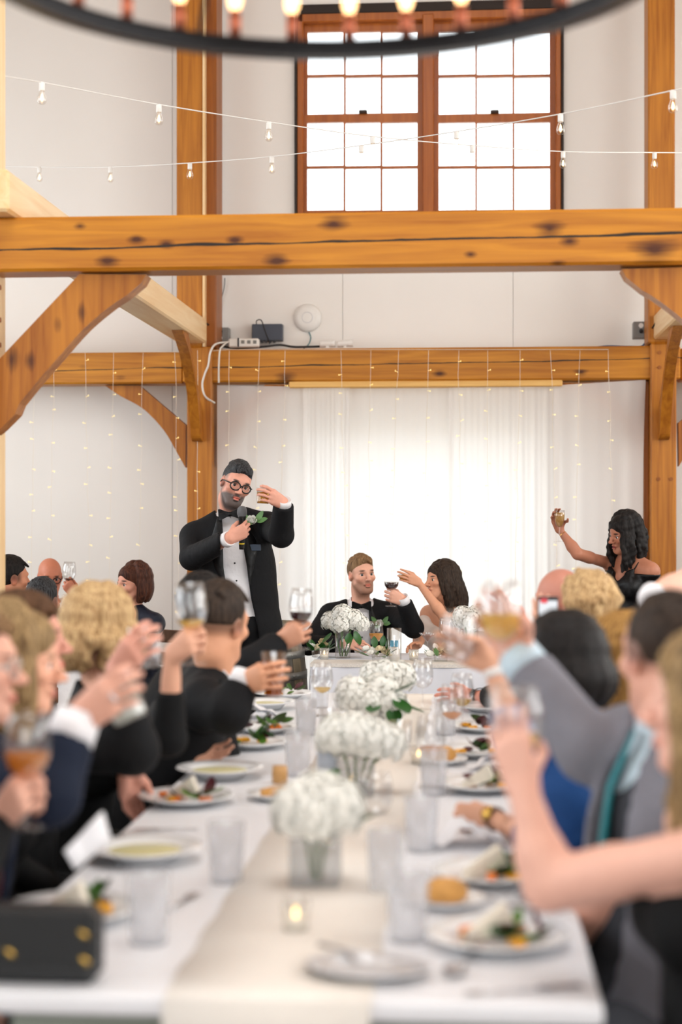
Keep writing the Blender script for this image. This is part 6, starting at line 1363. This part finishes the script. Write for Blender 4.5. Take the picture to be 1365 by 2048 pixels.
F = seated('woman with long honey brown hair behind the blue jacket', at3(1246, 1336, 4.25), (-175, 0, 0), -100, (.62, 4.5, .55), fem=True, sw=.16, skin=(230, 176, 150), hs=.97)
F.rest('R', A3((.38, 4.6, .60)), (-1, 0, 0), (0, .2, 1)); F.rest('L', A3((.38, 4.3, .60)), (-1, 0, 0), (0, .2, 1)); F.body(.008, .015); hair_long(F.h, F.base, H_HONEY, .22, 60, .004, 21, 60, .013, spread=1.6, res=.007); F.jacket(F_BLUE, .012, .9, name='dress'); F.legs(F_BLACKD, name='skirt'); seat_under(F, 'white chair of the woman with honey brown hair', chw, -100)

F = seated('person with thick black hair in a blue jacket raising a glass', at3(1128, 1346, 3.98), (-168, -4, 0), -100, (.50, 4.02, .56), fem=True, sw=.18, skin=(226, 170, 140), hs=.97, build=1.1)
hd = F.hold('R', at3(922, 1300, 3.85), (-.8, .15, .35), (.35, 0, 1), pose='bowl', el=at3(1030, 1475, 3.85)); F.rest('L', A3(tb(985, 1634, .80)), (-1, .1, 0), (.1, .3, 1), el=at3(1090, 1690, 3.86), pose='fist')
F.body(.007, .015); hair_long(F.h, F.base, H_BLACK, .10, 90, .003, 31, 50, .014, spread=1.2, body=1.02, res=.0068); F.jacket(F_BLUE, .022, .40); F.watch('R', plain('pearl_bracelet', rgb(236, 230, 226), .3), None, .86, .033); F.watch('L', plain('brown_strap', rgb(120, 84, 60), .5), gold, .95, .033); F.legs(F_BLACK); seat_under(F, 'white chair of the person in the blue jacket', chw, -100)
p, a = gpos(hd, .115, (-.05, 0, 1)); glassware('wine', 'clear glass raised by the bracelet hand at right', p, 'water', .12, a)

F = seated('man in a white shirt raising his arm at the right edge', at3(1345, 1285, 4.75), (-150, 0, 0), -95, (.80, 4.8, .56), skin=(234, 184, 162))
hd = F.hold('R', at3(1420, 1085, 4.7), (.3, .1, .9), (-.9, 0, .3), pose='stem', el=at3(1318, 1200, 4.62)); F.rest('L', A3((.62, 4.6, .60)), (-1, 0, 0), (0, .2, 1)); F.body(.008, .015); hair_short(F.h, F.base, H_BROWN, res=.008); F.jacket(F_WHITE, .012, .1, name='shirt'); F.legs(F_BLACK); seat_under(F, 'white chair of the man in the white shirt', chw, -95)

F = seated('balding man in a grey suit and teal tie raising white wine', at3(1334, 1312, 3.28), (-156, -2, 0), -66, (.36, 3.30, .56), nb=at3(1350, 1452, 3.30), skin=(226, 170, 148), hs=1.06, sw=.18, build=1.05)
hd = F.hold('R', at3(1003, 1252, 3.45), (-.52, .15, .8), (.45, .1, .7), pose='bowl', el=at3(1180, 1500, 3.38)); F.rest('L', A3((.05, 3.40, .56)), (-1, .3, 0), (.1, .3, 1))
F.body(.005, .012, None, dict(fade=(lin(96, 78, 70), .85, -.03))); hair_short(F.h, F.base, H_DK, -.004, .002, res=.005, low=-.02, hl=.14, front=-.03); F.shirt(F_LBLUE, .008, .010); F.jacket(F_GREY, .022, .90, .009, V_=(0, (.05, .085, .085, .03)), hem=1.25); F.cuff('R', F_LBLUE, .90, .034, .044); 
S = Sdf(); F.torso(S, .013); S.box(F.tp(0, 0, -.10), (.4, .4, .10), F.T, .004, .01, -1); S.ell(F.tp(0, .12, .10), (.05, .09, .075), F.T, .01, -1); F.part('vest', S, F_CHAR, .010); q = MB(); q.tube([Vector(F.tp(0, .09, .02)), Vector(F.tp(0, .132, .22)), Vector(F.tp(0, .142, .55))], [.014, .026, .036], 8, flat=.3); q.build('necktie', F_TEAL, F.root, True)
F.legs(F_CHAR); seat_under(F, 'white chair of the man in the grey suit', chw, -78)
p, a = gpos(hd, .125, (-.02, 0, 1)); glassware('wine', 'glass of white wine raised by the grey sleeve', p, 'white', .142, a, 1.05)

F = seated('woman with long hair and a bare arm raising a glass at the right edge', at3(1425, 1408, 2.74), (-105, 0, 0), -85, (.43, 2.72, .55), nb=at3(1436, 1590, 2.76), fem=True, sw=.165, skin=(232, 180, 160), hs=1.0)
F.armk = 1.22
hd = F.hold('L', at3(1032, 1490, 2.86), (-.25, .1, .95), (.8, -.1, .2), pose='bowl', el=at3(1098, 1772, 2.76)); F.rest('R', A3((.52, 2.92, .52)), (-.3, .3, -1), (0, .2, 1), el=A3((.54, 2.95, .76)))
F.body(.006, .010, bare=True); hair_long(F.h, F.base, H_DBL, .30, 60, .008, 41, 50, .014, spread=1.6, res=.007, frontlocks=[[(-.04, .07, .08), (-.08, .05, 0), (-.085, .04, -.12), (-.08, .05, -.24)], [(.04, .07, .08), (.08, .05, 0), (.085, .04, -.12), (.08, .05, -.24)]])
S = Sdf(); F.torso(S, .010); S.box(F.tp(0, 0, .04), (.4, .4, .10), F.T, .004, .01, -1); F.part('dress', S, F_BLACKD, .010); F.legs(F_BLACKD, name='skirt', wide=1.3); seat_under(F, 'white chair cut off by the lower right corner', chw, -85)
F.watch('L', gold, None, .97, .028)
p, a = gpos(hd, .02, (-.04, 0, 1)); glassware('stemless', 'stemless wine glass raised by the bare arm at right', p, 'white', .035, a, 1.08)

# --- guests in the left bay behind
F = seated('bald man in a white shirt drinking at the back left', at3(100, 1154, 10.2), (22, -12, 0), 20, (at(95, 1250, 10.3).x, 10.3, .56), skin=(202, 128, 100), hs=.98)
hd = F.hold('L', at3(137, 1170, 9.95), (-.5, -.2, .7), (.6, 0, .6), pose='stem', el=at3(160, 1245, 10.0)); F.rest('R', at3(60, 1270, 10.0), (.5, -.5, 0), (0, .4, 1)); F.body(.005, .012, dict(), dict(browc=lin(60, 44, 36))); eyes(F.h, F.base, (.03, .02, .015)); spectacles(F, blackm, .022, .003); F.jacket(F_WHITE, .012, .86, name='shirt'); F.watch('L', silver, silver, .93, .033); F.legs(F_BLACK); seat_under(F, 'brown chair of the bald man at the back left', chb, 20)
p, a = gpos(hd, .065, (.05, 0, 1)); glassware('wine', 'wine glass raised by the bald man at the back left', p, 'red', .104, a)
F = seated('man with black hair at the far left edge of the back table', at3(22, 1158, 9.0), (125, 0, 0), 110, (at(10, 1250, 9.0).x - .05, 9.0, .56), skin=(206, 140, 108)); F.rest('R', at3(60, 1280, 8.9), (1, .2, 0), (0, -.2, 1)); F.rest('L', at3(60, 1275, 9.3), (1, .2, 0), (0, .2, 1)); F.body(.007, .015, None, dict(fade=(lin(60, 46, 40), .7, -.03))); hair_short(F.h, F.base, H_BLACK, .010, .006, low=-.045, res=.0068); F.jacket(F_BLACK, .018); F.legs(F_BLACK); seat_under(F, 'brown chair of the black haired man at the far left edge', chb, 110)
F = seated('man with short grey hair and a white shirt seen from behind', at3(86, 1204, 8.3), (165, 0, 0), 165, (at(95, 1290, 8.3).x, 8.25, .54), skin=(206, 138, 108)); F.rest('R', at3(150, 1300, 8.55), (.3, 1, 0), (-.3, .2, 1)); F.rest('L', at3(70, 1300, 8.6), (.1, 1, 0), (.3, .2, 1)); F.body(.007, .015, None, dict(fade=(lin(100, 88, 82), .7, -.035))); hair_short(F.h, F.base, H_GREY, .006, .004, low=-.04, res=.0068, seed=6); F.jacket(F_WHITE, .014, name='shirt'); F.legs(F_BLACK); seat_under(F, 'brown chair of the grey haired man seen from behind', chb, 165)
F = seated('woman with an auburn bob and a navy sequin dress', at3(263, 1170, 9.75), (-42, 2, 4), -35, (at(290, 1290, 9.85).x, 9.85, .54), fem=True, sw=.165, skin=(222, 158, 134), hs=.97); F.rest('R', at3(250, 1290, 9.55), (-.5, -.6, 0), (0, .4, 1)); F.rest('L', at3(300, 1285, 9.6), (-.6, -.5, 0), (0, .4, 1), el=at3(318, 1252, 9.8)); F.body(.0045, .010, dict(), dict(browc=lin(70, 44, 34), lip=lin(180, 96, 92)), bare=True); eyes(F.h, F.base, (.03, .02, .015)); hair_long(F.h, F.base, H_AUB, .12, 64, .0, 51, 78, .012, res=.005)
S = Sdf(); F.torso(S, .009); [F.sleeve(S, x, .010, short=.5) for x in ('R', 'L')]; S.ell(F.tp(0, .09, .0), (.07, .07, .06), F.T, .02, -1); F.part('sequin_dress', S, F_SEQ, .009); F.legs(F_SEQ, name='skirt'); seat_under(F, 'brown chair of the woman with the auburn bob', chb, -35)
